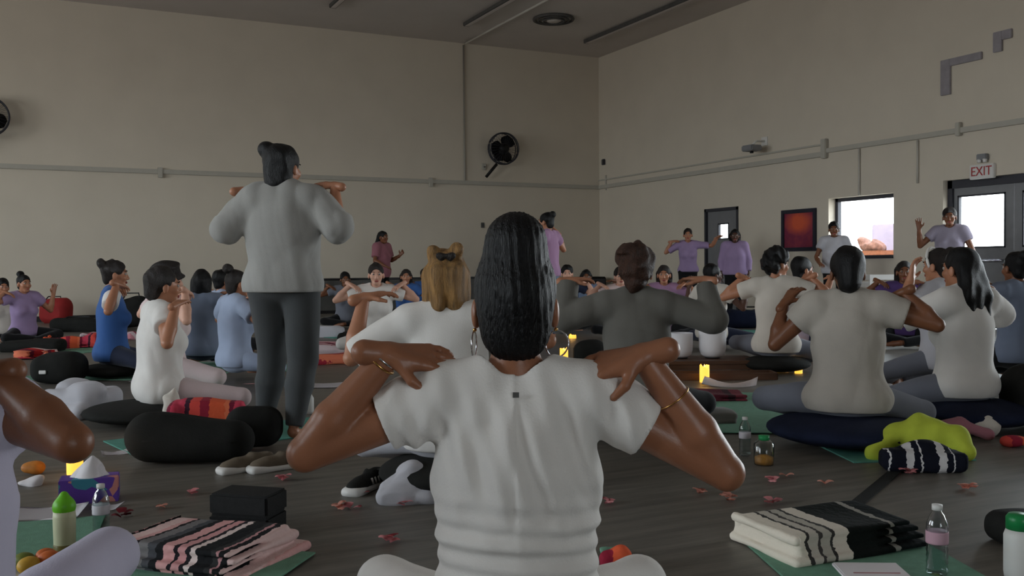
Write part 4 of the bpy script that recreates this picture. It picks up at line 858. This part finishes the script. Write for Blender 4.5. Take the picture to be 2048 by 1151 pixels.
def cush(s, h, r, m, label, dx=0, dy=0): 
    q = by_label(s); return link('floor_cushion', softm([cap((0, 0, h*0.5), (0, 0, h*0.5+0.001), r, r, 0.02, flat=((0, 0, 1), h/(2*r)))], 0.014, noise_fn(int(q.location.x*10), 0.005, (8, 22))), M[m], None, (q.location.x+dx, q.location.y+dy, 0.006), vd, label, 'cushion')
cush('cream trousers seated in profile', 0.13, 0.36, 'black_canvas', 'wide round black cushion under the woman in loose white shirt', dx=-0.10)
cush('pale tee and grey trousers', 0.16, 0.42, 'navy_canvas', 'navy cushion under the woman in pale tee at right')
cush('long loose black hair', 0.16, 0.40, 'navy_canvas', 'navy cushion under the long-haired woman at right')
cush('half-up blonde hair', 0.15, 0.3, 'black_canvas', 'black cushion under the blonde woman')
cush('tall black bun and hoop', 0.13, 0.28, 'black_canvas', 'black cushion under the woman with the tall bun')
cush('charcoal knit top', 0.14, 0.3, 'black_canvas', 'black cushion under the woman with auburn curls')
cush('blue vest', 0.12, 0.3, 'black_canvas', 'black cushion under the woman in blue vest')
cush('person at the left edge', 0.11, 0.3, 'black_canvas', 'black cushion under the person at the left edge')
cush('dark curls below', 0.15, 0.3, 'black_canvas', 'black cushion under the person with dark curls below the picture')

soft_thing('crumpled_blanket', [rbox((0, 0, 0.09), (0.20, 0.20, 0.09), 0.07, None, 0.03), ell((0.1, -0.05, 0.17), (0.12, 0.1, 0.06)), ell((-0.1, 0.05, 0.18), (0.12, 0.12, 0.06)), cap((-0.18, -0.16, 0.05), (0.16, -0.2, 0.05), 0.05)], 0.012, 'pale_grey_cotton', 165, 828, vd-0.3, 'crumpled grey white blanket bundle beside the black round bag', 'blanket', noise_fn(15, 0.014, (12, 28, 50)))
# bags
def bag(px, py, s, m, label, rz=0.0, lump=0.02, strap=True, z=0.0, flap=None, name='duffel_bag', res=0.018):
    p = ground(px, py, z); o = link(name, softm([rbox((0, 0, s[2]/2), (s[0]/2, s[1]/2, s[2]/2), min(s)*0.42, None, 0.03), ell((s[0]*0.1, 0, s[2]*0.75), (s[0]*0.38, s[1]*0.4, s[2]*0.3), None, 0.05)], res, noise_fn(int(px+py), lump, (7, 16))), M[m] if isinstance(m, str) else m, None, (p[0], p[1], z), rz, label, 'bag')
    if strap: link('strap', tubem([(-s[0]*0.3, -s[1]*0.3, s[2]*0.9), (-s[0]*0.2, -s[1]*0.1, s[2]*1.15), (s[0]*0.2, -s[1]*0.1, s[2]*1.15), (s[0]*0.3, -s[1]*0.3, s[2]*0.9)], 0.012, 6), M['black_plastic'], o)
    if flap: link('top_flap', softm([ell((0, 0, s[2]*0.98), (s[0]*0.42, s[1]*0.45, s[2]*0.22), None, 0.02)], res, noise_fn(int(px), lump, (9, 18))), M[flap], o)
    return o
rb_ = bag(112, 645, (0.55, 0.4, 0.42), material('red_canvas', (150, 40, 40), 0.8, 0.1, 6), 'red bag beside the woman in lilac shirt', vd, 0.02, True)
bag(104, 634, (0.42, 0.3, 0.62), 'purple_cotton', 'purple backpack standing behind the red bag', vd, 0.02, False, name='backpack')
bag(268, 655, (0.5, 0.35, 0.50), 'black_canvas', 'black backpack behind the woman in blue vest', vd, 0.02, name='backpack')
bag(160, 662, (0.8, 0.4, 0.20), 'black_canvas', 'long black bag lying beside the red bag', vd, 0.03)
bag(66, 702, (0.7, 0.3, 0.12), 'black_canvas', 'flat black bag lying beside the white blanket at far left', vd, 0.02, strap=False)
bb = bag(118, 765, (0.42, 0.36, 0.25), 'black_canvas', 'black round bag with a white patch behind the left arm', vd, 0.012, strap=False, res=0.012)
link('white_patch', boxm((-0.05, -0.182, 0.11), (0.06, 0.012, 0.03), 0.0, 0.004), M['white_plastic'], bb)
bag(720, 682, (0.55, 0.4, 0.13), 'black_canvas', 'black bag on the floor in front of the woman in white facing us', vd, 0.02, strap=False)
bag(1170, 640, (0.7, 0.5, 0.42), 'black_canvas', 'black bag by the back wall left of the speaker cabinet', vd, 0.03)
bag(2090, 850, (0.5, 0.4, 0.36), 'black_canvas', 'black bag on the floor at the right edge', vd, 0.02, res=0.014)
bag(1500, 655, (0.75, 0.4, 0.28), 'navy_canvas', 'navy bag between the two people in cream shirts', vd, 0.03)
bag(1180, 728, (0.30, 0.26, 0.22), 'black_canvas', 'black bag on the floor left of the woman with auburn curls', vd, 0.015, strap=False)

# long table by the back wall
p = ground(745, 628); t = thing('long_table', (p[0], p[1]-0.5, 0), 0, 'long black-topped table with grey cloth front by the back wall', 'table')
link('table_top', boxm((0, 0, 0.74), (4.4, 0.75, 0.045), bev=0.01), M['black_plastic'], t)
sk = [(-2.1+4.2*i/60, 0.0) for i in range(61)]; bm = bmesh.new(); lo_ = []; hi_ = []
for i, (x, _) in enumerate(sk): 
    yy = -0.33+0.015*math.sin(i*1.7); lo_.append(bm.verts.new((x, yy-0.02, 0.14))); hi_.append(bm.verts.new((x, -0.34, 0.715)))
for i in range(60): bm.faces.new((lo_[i], lo_[i+1], hi_[i+1], hi_[i]))
bmesh.ops.solidify(bm, geom=bm.faces[:], thickness=0.006); link('table_skirt', bmm(bm, True), M['grey_jersey'], t)
for x in (-2.0, 0, 2.0):
    for y in (-0.28, 0.28): link('leg', tubem([(x, y, 0), (x, y, 0.72)], 0.02, 8), M['steel_dark'], t)
p = ground(1222, 612); t = thing('speaker_cabinet', (min(p[0], 11.8), D1-0.45, 0), 0, 'black speaker cabinet by the back wall near the corner', 'speaker')
link('cabinet', boxm((0, 0, 0.36), (0.62, 0.5, 0.72), bev=0.02), M['black_canvas'], t); link('grille', boxm((0, -0.255, 0.36), (0.54, 0.01, 0.62)), M['steel_dark'], t)
for z in (0.25, 0.52): link('speaker_cone', lathem([(0, -0.02), (0.09, 0.0), (0.11, 0.01), (0.11, 0.02), (0, 0.02)], 20), M['black_plastic'], t, (0, -0.262, z)).rotation_euler = (PI/2, 0, 0)
p = at_depth(1772, 560, 13.2); t = thing('white_crate', (p[0], p[1], 0), vd, 'white slatted plastic crates stacked below the window', 'crate')
for i in range(2):
    for s in (-1, 1):
        for j in range(4): link('slat', boxm((0, s*0.2, 0.06+i*0.42+j*0.1), (0.6, 0.02, 0.07), bev=0.005), M['white_plastic'], t); link('slat', boxm((s*0.29, 0, 0.06+i*0.42+j*0.1), (0.02, 0.4, 0.07), bev=0.005), M['white_plastic'], t)
    link('bottom_panel', boxm((0, 0, 0.02+i*0.42), (0.58, 0.38, 0.02)), M['white_plastic'], t)
for sx_ in (-1, 1):
    for sy_ in (-1, 1): link('corner_post', boxm((sx_*0.285, sy_*0.195, 0.41), (0.035, 0.035, 0.82)), M['white_plastic'], t)

# yoga blocks
def block(px, py, z, rz, label):
    p = ground(px, py); return link('yoga_block', boxm((0, 0, 0.038), (0.23, 0.152, 0.076), 0, 0.008), M['foam'], None, (p[0], p[1], z), rz, label, 'yoga block')
block(497, 1064, 0.0, vd-0.22, 'lower black foam block of the stacked pair'); block(498, 1064, 0.0765, vd-0.26, 'upper black foam block of the stacked pair')

# tissue box
p = ground(180, 1000); t = thing('tissue_box', (p[0], p[1], 0), vd+0.35, 'purple patterned tissue box with a white tissue sticking out', 'tissue box')
bx = material('purple_carton', (96, 56, 150), 0.6, 0.1)
tt = bx.node_tree; b = tt.nodes['Principled BSDF']; tc = tt.nodes.new('ShaderNodeTexCoord'); vo = tt.nodes.new('ShaderNodeTexVoronoi'); vo.inputs['Scale'].default_value = 17; tt.links.new(tc.outputs['Object'], vo.inputs['Vector'])
sp_ = tt.nodes.new('ShaderNodeSeparateColor'); tt.links.new(vo.outputs['Color'], sp_.inputs[0]); r = tt.nodes.new('ShaderNodeValToRGB'); r.color_ramp.interpolation = 'CONSTANT'
for el, (pp, c) in zip([r.color_ramp.elements[0], r.color_ramp.elements[1]]+[r.color_ramp.elements.new(q) for q in (0.6, 0.8, 0.9)], [(0, (92, 56, 150)), (0.45, (70, 40, 120)), (0.62, (60, 130, 150)), (0.75, (120, 84, 176)), (0.88, (196, 128, 120))]): el.position = pp; el.color = lin(c)+(1,)
tt.links.new(sp_.outputs[0], r.inputs[0]); tt.links.new(r.outputs[0], b.inputs['Base Color'])
link('carton', boxm((0, 0, 0.05), (0.225, 0.12, 0.10), 0, 0.003), bx, t); link('slot', lathem([(0, 0), (0.05, 0), (0.05, 0.002), (0, 0.002)], 20), M['paper'], t, (0, 0, 0.1))
bm = bmesh.new(); rows = []
for i in range(6):
    f = i/5; rr = 0.045*(1-f)**0.8+0.003; rows.append([bm.verts.new((rr*(1+0.35*math.sin(5*a+f*2))*math.cos(a)*1.3+0.012*f, rr*0.55*(1+0.35*math.cos(4*a+f))*math.sin(a), 0.1+0.085*f)) for a in np.linspace(0, 2*PI, 17)[:-1]])
for A, B in zip(rows, rows[1:]):
    for j in range(16): bm.faces.new((A[j], A[(j+1) % 16], B[(j+1) % 16], B[j]))
bm.faces.new(rows[-1]); link('tissue', bmm(bm, True), M['paper'], t)

# bottles
WATER = clear('clear_plastic', (222, 232, 232), 0.35, 0.08)
lab_m = material('bottle_label', (196, 190, 196), 0.6)
def water_bottle(px, py, label, k=1.0, band=None):
    p = ground(px, py); t = thing('water_bottle', (p[0], p[1], 0.006), 0, label, 'bottle')
    pr = [(0.0, 0.002), (0.028, 0.0), (0.032, 0.008)]+[(0.032-0.0018*(i % 2), 0.02+0.009*i) for i in range(12)]+[(0.032, 0.135), (0.031, 0.155), (0.02, 0.182), (0.0125, 0.192), (0.0125, 0.2), (0, 0.2)]
    link('bottle_body', lathem([(a*k, z*k) for a, z in pr], 24), WATER, t); link('cap', lathem([(0, 0.196*k), (0.0155*k, 0.196*k), (0.0155*k, 0.212*k), (0, 0.212*k)], 18), M['white_plastic'], t)
    link('label', lathem([(0.0325*k, 0.095*k), (0.033*k, 0.1*k), (0.033*k, 0.128*k), (0.0325*k, 0.132*k)], 24), band or lab_m, t)
    return t
water_bottle(203, 1078, 'clear plastic water bottle beside the green-lidded bottle', 0.9)
water_bottle(1874, 1150, 'clear plastic water bottle standing beside the open notebook', 1.0, material('pink_label', (190, 150, 164), 0.6))
water_bottle(1490, 912, 'clear water bottle beside the green-capped jar behind the right elbow', 0.9)
water_bottle(1842, 868, 'clear water bottle standing behind the lime cloth', 0.9)
p = ground(130, 1108); t = thing('shaker_bottle', (p[0], p[1], 0.006), 0, 'pale drink bottle with round green lid at bottom left', 'bottle')
link('bottle_body', lathem([(0, 0), (0.031, 0), (0.034, 0.01), (0.036, 0.12), (0.034, 0.145), (0, 0.147)], 24), material('pale_frosted_plastic', (200, 200, 166), 0.4), t); link('drink', lathem([(0.0345, 0.0), (0.0352, 0.004), (0.0358, 0.03), (0.0345, 0.032)], 24), material('olive_drink', (110, 100, 50), 0.4), t)
link('lid', softm([ell((0, 0, 0.155), (0.037, 0.037, 0.036)), cap((0, 0, 0.17), (0, 0, 0.195), 0.012)], 0.004), material('lime_green_plastic', (110, 190, 40), 0.4), t)
p = ground(2038, 1160); t = thing('shaker_bottle', (p[0], p[1], 0.006), 0, 'white bottle with green lid at the bottom right corner', 'bottle')
link('bottle_body', lathem([(0, 0), (0.04, 0), (0.043, 0.02), (0.043, 0.13), (0.036, 0.15), (0, 0.15)], 24), M['white_plastic'], t); link('lid', lathem([(0, 0.15), (0.037, 0.15), (0.037, 0.185), (0.03, 0.195), (0, 0.196)], 20), material('green_plastic', (30, 130, 70), 0.35), t)
p = ground(1528, 928); t = thing('snack_jar', (p[0], p[1], 0), 0, 'clear snack jar with green cap and orange contents behind the right elbow', 'jar')
link('jar_body', lathem([(0, 0), (0.045, 0), (0.048, 0.02), (0.048, 0.10), (0.03, 0.12), (0, 0.12)], 20), WATER, t); link('contents', lathem([(0, 0.003), (0.043, 0.003), (0.044, 0.035), (0.02, 0.045), (0, 0.045)], 16), material('orange_snack', (206, 136, 62), 0.7, 0.3, 40), t); link('cap', lathem([(0, 0.118), (0.026, 0.118), (0.026, 0.14), (0, 0.14)], 16), M['white_plastic'] if False else material('green_cap', (40, 140, 80), 0.4), t)
p = ground(617, 826); t = thing('water_bottle', (p[0], p[1], 0), 0, 'white bottle on the mat right of the standing woman', 'bottle')
link('bottle_body', lathem([(0, 0), (0.034, 0), (0.036, 0.02), (0.036, 0.10), (0.02, 0.13), (0, 0.13)], 20), M['white_plastic'], t); link('cap', lathem([(0, 0.128), (0.018, 0.128), (0.018, 0.145), (0, 0.145)], 16), M['mat_teal'], t)

# candles
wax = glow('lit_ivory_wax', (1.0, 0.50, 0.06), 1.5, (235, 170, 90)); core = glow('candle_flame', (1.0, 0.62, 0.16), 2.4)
def candle(px, py, h, r, label, z=0.0):
    p = ground(px, py, z); t = thing('candle', (p[0], p[1], z), px*0.1, label, 'candle', 'lit pillar candles')
    pts = []; bm = bmesh.new(); n = 20; rings = []
    for i, (rr, zz) in enumerate([(r*0.96, 0), (r, 0.006), (r, h*0.75), (r*0.98, h*0.97), (r*0.8, h), (r*0.7, h*0.9), (0.001, h*0.86)]):
        rings.append([bm.verts.new((rr*math.cos(a), rr*math.sin(a), zz+(0.012*math.sin(2*a+1)+0.006*math.sin(5*a) if i in (3, 4) else 0))) for a in np.linspace(0, 2*PI, n+1)[:-1]])
    for A, B in zip(rings, rings[1:]):
        for k in range(n): bm.faces.new((A[k], A[(k+1) % n], B[(k+1) % n], B[k]))
    bm.faces.new(rings[0][::-1]); bm.faces.new(rings[-1]); link('wax_body', bmm(bm, True), wax, t)
    link('flame', lathem([(0, h*0.86), (0.006, h*0.9), (0.008, h*0.97), (0.004, h*1.05), (0, h*1.1)], 12), core, t)
    l = bpy.data.lights.new('candle_light', 'POINT'); l.energy = 0.5; l.color = (1, 0.55, 0.18); l.shadow_soft_size = 0.03
    lo = bpy.data.objects.new('candle_light', l); COL.objects.link(lo); lo.parent = t; lo.location = (0, 0, h*1.2)
    return t
candle(150, 948, 0.085, 0.036, 'lit candle behind the purple tissue box')
candle(1128, 722, 0.125, 0.042, 'lit candle seen above the right shoulder of the woman in the centre')
candle(1409, 764, 0.135, 0.040, 'lit candle in front of the singing bowls')
candle(1551, 742, 0.120, 0.042, 'lit candle left of the elbow of the woman in pale tee')
candle(1568, 726, 0.10, 0.036, 'dim candle close behind the candle by the elbow')
candle(1597, 746, 0.10, 0.034, 'candle partly hidden behind the bent elbow at right')
candle(1421, 676, 0.05, 0.06, 'small tea light beyond the right singing bowl')
candle(1145, 676, 0.04, 0.05, 'tiny tea light beyond the centre candle')

# low wooden altar with two frosted singing bowls
wd = material('dark_wood', (84, 56, 38), 0.5, 0.25, 3, 0.1, 20, 0.3, (1, 8, 8))
p = ground(1392, 741); rzA = vd+0.03
t = thing('altar_table', (p[0], p[1], 0), rzA, 'low dark wooden bench carrying the white singing bowls', 'bench')
for i in range(4): link('plank', boxm((0, -0.21+i*0.14, 0.10), (1.05, 0.134, 0.03), bev=0.004), wd, t)
for sx_ in (-0.46, 0.46):
    for sy_ in (-0.2, 0.2): link('leg', boxm((sx_, sy_, 0.0425), (0.06, 0.06, 0.085)), wd, t)
link('apron', boxm((0, -0.24, 0.06), (0.92, 0.02, 0.05)), wd, t)
t2 = ground(1440, 757); tr = thing('wooden_tray', (t2[0], t2[1], 0), vd, 'long low wooden tray on the floor in front of the bench', 'tray')
link('tray_base', boxm((0, 0, 0.012), (0.9, 0.22, 0.024), bev=0.004), wd, tr)
for s in (-1, 1): link('tray_side', boxm((0, s*0.11, 0.03), (0.9, 0.02, 0.06), bev=0.004), wd, tr); link('tray_end', boxm((s*0.45, 0, 0.03), (0.02, 0.22, 0.06), bev=0.004), wd, tr)
frost = material('frosted_quartz', (224, 222, 226), 0.6, 0.03)
def bowl(px, D, r, h, label):
    c = at_depth(px, 712, D); t = link('singing_bowl', lathem([(0, 0.0), (r*0.55, 0.0), (r*0.85, h*0.1), (r*0.97, h*0.3), (r, h), (r*0.95, h), (r*0.92, h*0.32), (r*0.8, h*0.13), (0, h*0.06)], 36), frost, None, (c[0], c[1], 0.127), 0, label, 'singing bowl', 'white singing bowls on the low bench')
    link('rubber_ring', tubem([(r*0.5*math.cos(a), r*0.5*math.sin(a), -0.004) for a in np.linspace(0, 2*PI, 25)[:-1]], 0.008, 6, True), M['black_plastic'], t)
Dal = float((ALTAR-EYE)@FW); Db = float((ground(1392, 741)-EYE)@FW)
bowl(1362, Db, 0.108, 0.22, 'left white frosted singing bowl on the low bench'); bowl(1425, Db, 0.125, 0.235, 'right white frosted singing bowl on the low bench')
sticks = ground(1320, 700)
link('suede_mallet', softm([cap((-0.12, 0, 0.02), (0.1, 0, 0.02), 0.01), cap((0.1, 0, 0.022), (0.16, 0, 0.022), 0.022)], 0.005), M['jean_cotton'], None, (ALTAR[0]-0.45, ALTAR[1]+0.1, 0), 0.4, 'blue suede bowl mallet lying left of the bowls', 'mallet')

# papers
def paper(px, py, s, label, rz=0.0, z=0.007, m='paper', lines=None, name='paper_sheet', curl=0.01):
    p = ground(px, py); bm = bmesh.new(); n = 8
    vs_ = [[bm.verts.new((s[0]*(i/n-0.5), s[1]*(j/n-0.5), curl*(abs(i/n-0.5)*2)**2*(0.5+j/n))) for j in range(n+1)] for i in range(n+1)]
    for i in range(n):
        for j in range(n): bm.faces.new((vs_[i][j], vs_[i+1][j], vs_[i+1][j+1], vs_[i][j+1]))
    bmesh.ops.solidify(bm, geom=bm.faces[:], thickness=-0.002)
    return link(name, bmm(bm, True), M[m], None, (p[0], p[1], z), rz, label, 'paper')
paper(85, 1030, (0.30, 0.21), 'white paper sheet behind the green-lidded bottle', vd+0.2); paper(215, 1015, (0.1, 0.1), 'small white paper right of the tissue box front', vd, z=0.001)
paper(228, 822, (0.24, 0.3), 'white open booklet on the mat left of the round black cushion', vd-0.4, curl=0.03); paper(232, 906, (0.14, 0.10), 'white paper corner at the left end of the bolster', vd+0.5, z=0.001)
paper(640, 772, (0.4, 0.28), 'white paper on the mat right of the standing legs', vd); paper(1460, 770, (0.42, 0.28), 'white folded paper right of the candle before the bowls', vd-0.3, z=0.001, curl=0.04)
paper(300, 762, (0.3, 0.25), 'pale paper on the mat between the two women in profile', vd)
nb = thing('notebook', ground(1744, 1150), vd-0.05, 'white notebook page with a red line lying on the striped blanket edge', 'notebook'); nb.location.z = 0.007
link('cover', boxm((0, 0, 0.004), (0.20, 0.15, 0.008), bev=0.001), M['paper'], nb); link('page', boxm((0, 0.001, 0.0095), (0.192, 0.142, 0.002)), M['paper'], nb); link('red_line', boxm((0.005, -0.03, 0.0108), (0.14, 0.005, 0.0008)), material('red_ink', (150, 60, 64), 0.7), nb)

# petals: clusters of curled silk petals scattered on the floor
pm_ = [material('pink_petal', (236, 160, 164), 0.7, 0.1, 20), material('peach_petal', (232, 168, 150), 0.7, 0.15, 20), material('crimson_petal', (110, 22, 34), 0.7, 0.15, 20)]
bm = bmesh.new(); rows = []
for i in range(6):
    u = i/5; w = 0.020*math.sin(PI*(0.14+0.76*u))**0.7; rows.append([bm.verts.new((v*w, u*0.036, 0.003+0.010*math.sin(PI*0.8*u)-0.002*v*v)) for v in (-1, -0.4, 0.4, 1)])
for A, B in zip(rows, rows[1:]):
    for j in range(3): bm.faces.new((A[j], A[j+1], B[j+1], B[j]))
bmesh.ops.solidify(bm, geom=bm.faces[:], thickness=0.0012)
petal0 = bmm(bm, True); petals = []
for mm in pm_:
    q = petal0.copy(); q.materials.append(mm); petals.append(q)
def cluster(px, py, kind, n, label, seed):
    r = random.Random(seed); p = ground(px, py); t = thing('silk_petals', (p[0], p[1], 0.0), r.uniform(0, 6), label, 'petals', 'petals scattered on the floor')
    for i in range(n):
        o = link('petal', petals[kind], None, t, (r.uniform(-0.012, 0.012), r.uniform(-0.012, 0.012), 0.001+0.004*i), 2*PI*i/n+r.uniform(-0.5, 0.5)); o.rotation_euler[0] = r.uniform(0.0, 0.25)
PET = [(562, 960, 0, 5, 'pink petals right of the white sneaker toes'), (388, 988, 0, 3, 'pink petals on bare floor below the bolster'), (676, 1018, 1, 4, 'peach petals between the black blocks and the centre woman'), (700, 1018, 0, 3, 'pink petals touching the peach petals left of the centre woman'),
       (808, 1009, 0, 4, 'pink petals close to the left side of the white tee'), (722, 988, 0, 4, 'pink petals below the striped black sneaker'), (778, 1083, 0, 5, 'pink petals lowest on the floor left of the centre woman'), (242, 1033, 2, 4, 'crimson petals right of the clear water bottle'), (325, 1016, 1, 2, 'small peach petals between crimson petals and black blocks'),
       (70, 968, 2, 3, 'crimson petals at the left edge beside the tissue box'), (1400, 987, 1, 3, 'peach petals just below the right forearm'), (1460, 1000, 1, 5, 'peach petals below the right elbow'), (1545, 963, 0, 4, 'pink petals right of the right elbow'), (1545, 1006, 0, 4, 'pink petals above the cream striped blanket'), (1575, 953, 1, 2, 'small peach petals beside the snack jar'),
       (1938, 978, 1, 4, 'peach petals on bare floor right of the black strap'), (1818, 948, 0, 5, 'pink petals in front of the lime cloth'), (1216, 1006, 0, 3, 'pink petals close to the right side of the white tee'), (1650, 968, 1, 2, 'small peach petals left of the black strap')]
for i, q in enumerate(PET): cluster(*q, seed=i)

# lime cloth and black-white socks
p = ground(1838, 930)
soft_thing('lime_shirt', [cap((-0.22, 0, 0.03), (-0.10, 0.06, 0.12), 0.045, 0.05, 0.03), cap((-0.10, 0.06, 0.12), (0.03, 0.08, 0.15), 0.05, 0.05, 0.03), cap((0.03, 0.08, 0.15), (0.2, 0.04, 0.09), 0.06, 0.06, 0.03), cap((0.2, 0.04, 0.09), (0.22, -0.02, 0.04), 0.06, 0.04, 0.03), ell((0.05, 0.1, 0.07), (0.2, 0.1, 0.07))], 0.01, material('lime_fabric', (186, 198, 66), 0.85, 0.15, 8, 0.1, 160), 1838, 918, vd, 'crumpled lime yellow garment on the floor at right', 'garment', noise_fn(21, 0.016, (14, 34, 60)))
bws = stripes('navy_white_stripes', [(0, (20, 22, 34)), (0.45, (204, 200, 200)), (0.7, (20, 22, 34)), (0.9, (204, 200, 200)), (0.95, (20, 22, 34))], 0, 7)
soft_thing('striped_bag', [rbox((0, 0, 0.05), (0.19, 0.08, 0.05), 0.035), ell((0.02, 0.02, 0.09), (0.12, 0.06, 0.05))], 0.01, bws, 1845, 940, vd-0.1, 'navy and white striped bag under the lime garment', 'bag', noise_fn(22, 0.008, (14, 30)))
soft_thing('pink_scarf', [cap((-0.1, 0, 0.05), (0.0, 0.02, 0.08), 0.05, 0.045), cap((0.0, 0.02, 0.08), (0.12, -0.02, 0.04), 0.04, 0.04)], 0.011, 'rose_cotton', 1925, 880, vd, 'rumpled pink scarf behind the lime garment', 'scarf', noise_fn(23, 0.012, (14, 30)))
soft_thing('crumpled_cloth', [ell((0, 0, 0.05), (0.07, 0.06, 0.05)), ell((0.05, 0.01, 0.07), (0.05, 0.05, 0.05))], 0.01, 'cream_cotton', 1962, 872, vd, 'crumpled cream cloth right of the pink scarf', 'cloth', noise_fn(24, 0.014, (22, 45)))
soft_thing('orange_cloth', [ell((0, 0, 0.03), (0.09, 0.06, 0.035))], 0.01, S_orange, 2040, 892, vd, 'small orange cloth at the right edge', 'cloth', noise_fn(25, 0.012, (22, 45)))
# crumpled white tissue on the bolster, clementine peel, snack plate
cp = ground(345, 858, 0.0); link('crumpled_tissue', softm([ell((0, 0, 0.2), (0.035, 0.03, 0.03)), cap((0.01, 0, 0.2), (0.02, 0, 0.255), 0.025, 0.006), ell((0, 0, 0.1), (0.06, 0.06, 0.10))], 0.007, noise_fn(31, 0.008, (45, 90))), M['cream_cotton'], None, (cp[0], cp[1], 0), vd, 'crumpled cream tissue standing behind the bolster', 'tissue')
soft_thing('bread_roll', [ell((0, 0, 0.03), (0.045, 0.035, 0.03)), ell((0.03, 0.01, 0.035), (0.03, 0.03, 0.03))], 0.006, material('golden_crust', (190, 120, 50), 0.6, 0.25, 20), 62, 948, vd, 'golden brown snack at the left edge behind the tissue box', 'food', noise_fn(26, 0.005, (40, 80)))
soft_thing('napkin', [ell((0, 0, 0.012), (0.045, 0.03, 0.014)), ell((0.03, 0.01, 0.02), (0.025, 0.02, 0.012))], 0.005, 'paper', 55, 970, vd, 'crumpled white napkin in front of the golden snack', 'napkin', noise_fn(27, 0.006, (50, 90)))
p = ground(65, 1148); t = thing('snack_plate', (p[0], p[1], 0.006), 0, 'pale plate of fruit at the bottom left corner', 'plate')
link('plate_dish', lathem([(0, 0.004), (0.08, 0.004), (0.115, 0.02), (0.118, 0.022), (0.085, 0.0), (0, 0)], 32), M['white_plastic'], t)
fruit = softm([ell((0, 0, 0.0), (0.035, 0.03, 0.024))], 0.006, noise_fn(28, 0.003, (40, 80)))
om, gm, ym = material('orange_fruit', (206, 104, 48), 0.5, 0.15, 20), material('green_fruit', (110, 120, 50), 0.5, 0.2, 20), material('yellow_fruit', (206, 160, 60), 0.5, 0.15, 20)
for i, (x, y, z, mm, lab) in enumerate([(0.05, 0.02, 0.05, om, 'orange fruit piece at the right of the plate'), (0.02, 0.05, 0.05, om, 'orange fruit piece at the back of the plate'), (-0.04, 0.02, 0.045, gm, 'green fruit piece at the left of the plate'), (0.0, -0.03, 0.045, ym, 'yellow fruit piece at the front of the plate')]):
    me = fruit.copy(); link('fruit_piece', me, mm, None, (p[0]+x*RT[0]+y*FW[0], p[1]+x*RT[1]+y*FW[1], z-0.006), i*1.3, lab, 'fruit', 'fruit on the plate')
# sneakers
def shoe(px, py, rz, m_up, label, stripe=None):
    p = ground(px, py); t = thing('sneaker', (p[0], p[1], 0), rz, label, 'shoe')
    link('upper', softm([cap((0, -0.09, 0.045), (0, 0.05, 0.035), 0.037, 0.034, 0.03), ell((0, 0.09, 0.03), (0.04, 0.05, 0.03)), cap((0, -0.08, 0.06), (0, -0.03, 0.075), 0.032, 0.03, 0.02), dict(ell((0, -0.06, 0.115), (0.022, 0.05, 0.05)), op='s')], 0.007), m_up, t)
    link('sole', softm([rbox((0, 0, 0.012), (0.042, 0.142, 0.013), 0.011), ell((0, 0.1, 0.018), (0.042, 0.055, 0.018))], 0.007), M['white_plastic'], t)
    for i in range(3): link('lace', tubem([(-0.022, 0.0+i*0.022, 0.066-i*0.007), (0, 0.003+i*0.022, 0.071-i*0.007), (0.022, i*0.022, 0.066-i*0.007)], 0.003, 6), M['white_plastic'], t)
    if stripe:
        for i in range(3): link('stripe', tubem([(-0.036, -0.04+i*0.025, 0.03), (-0.034, -0.03+i*0.025, 0.055)], 0.005, 6), M['white_plastic'], t)
tp = material('taupe_suede', (104, 92, 78), 0.85)
shoe(497, 940, vd+PI-0.6-0.3, tp, 'taupe shoe with white toe nearest the bolster'); shoe(556, 938, vd+PI-0.6-0.3, tp, 'taupe shoe with white toe nearest the left elbow')
shoe(735, 978, vd+PI-0.4, M['black_canvas'], 'black sneaker with white stripes left of the white tee', True)
soft_thing('draped_scarf', [rbox((0, 0, 0.025), (0.11, 0.07, 0.025), 0.022), cap((-0.07, -0.01, 0.04), (0.01, 0.03, 0.11), 0.035, 0.035, 0.03), cap((0.01, 0.03, 0.10), (0.08, 0, 0.04), 0.04, 0.035, 0.03)], 0.008, 'pale_grey_cotton', 815, 1000, vd, 'pale grey scarf heaped against the left side of the white tee', 'scarf', noise_fn(29, 0.012, (22, 50), (1, 1, 1), 0.5))
# black strap on the floor
a, b = ground(1690, 1028), ground(1800, 935); d = b-a; L = float(np.linalg.norm(d))
st = link('yoga_strap', boxm((0, 0, 0.003), (L, 0.055, 0.005), bev=0.001), M['black_canvas'], None, (a+b)/2+np.array([0, 0, 0.001]), math.atan2(d[1], d[0]), 'flat black strap on the floor between lime cloth and striped blanket', 'strap')
link('strap_buckle', tubem([(-L/2-0.01, -0.03, 0.006), (-L/2-0.01, 0.03, 0.006), (-L/2+0.03, 0.03, 0.006), (-L/2+0.03, -0.03, 0.006)], 0.003, 6, True), M['silver'], st)
bag(2042, 1085, (0.2, 0.16, 0.10), 'black_canvas', 'small black pouch above the white bottle in the bottom right corner', vd, 0.008, strap=False, name='pouch', res=0.01)
# small snack wrapper beside the centre woman
soft_thing('snack_bag', [rbox((0, 0, 0.03), (0.05, 0.03, 0.03), 0.02), ell((0.02, 0.0, 0.05), (0.03, 0.025, 0.03))], 0.006, S_orange, 1232, 1140, vd, 'orange and red snack bag beside the hip of the woman in the centre', 'snack bag', noise_fn(33, 0.006, (40, 80)))
blanket(1232, 1112, (0.09, 0.07), 'mat_green', 'small folded green cloth behind the orange snack bag', vd, 2, 0.012, seed=40, lump=0.003, res=0.006, name='folded_cloth')
print('PEOPLE', len(PEOPLE), 'TRIS', sum(len(o.data.polygons) for o in bpy.data.objects if o.type == 'MESH')*2)
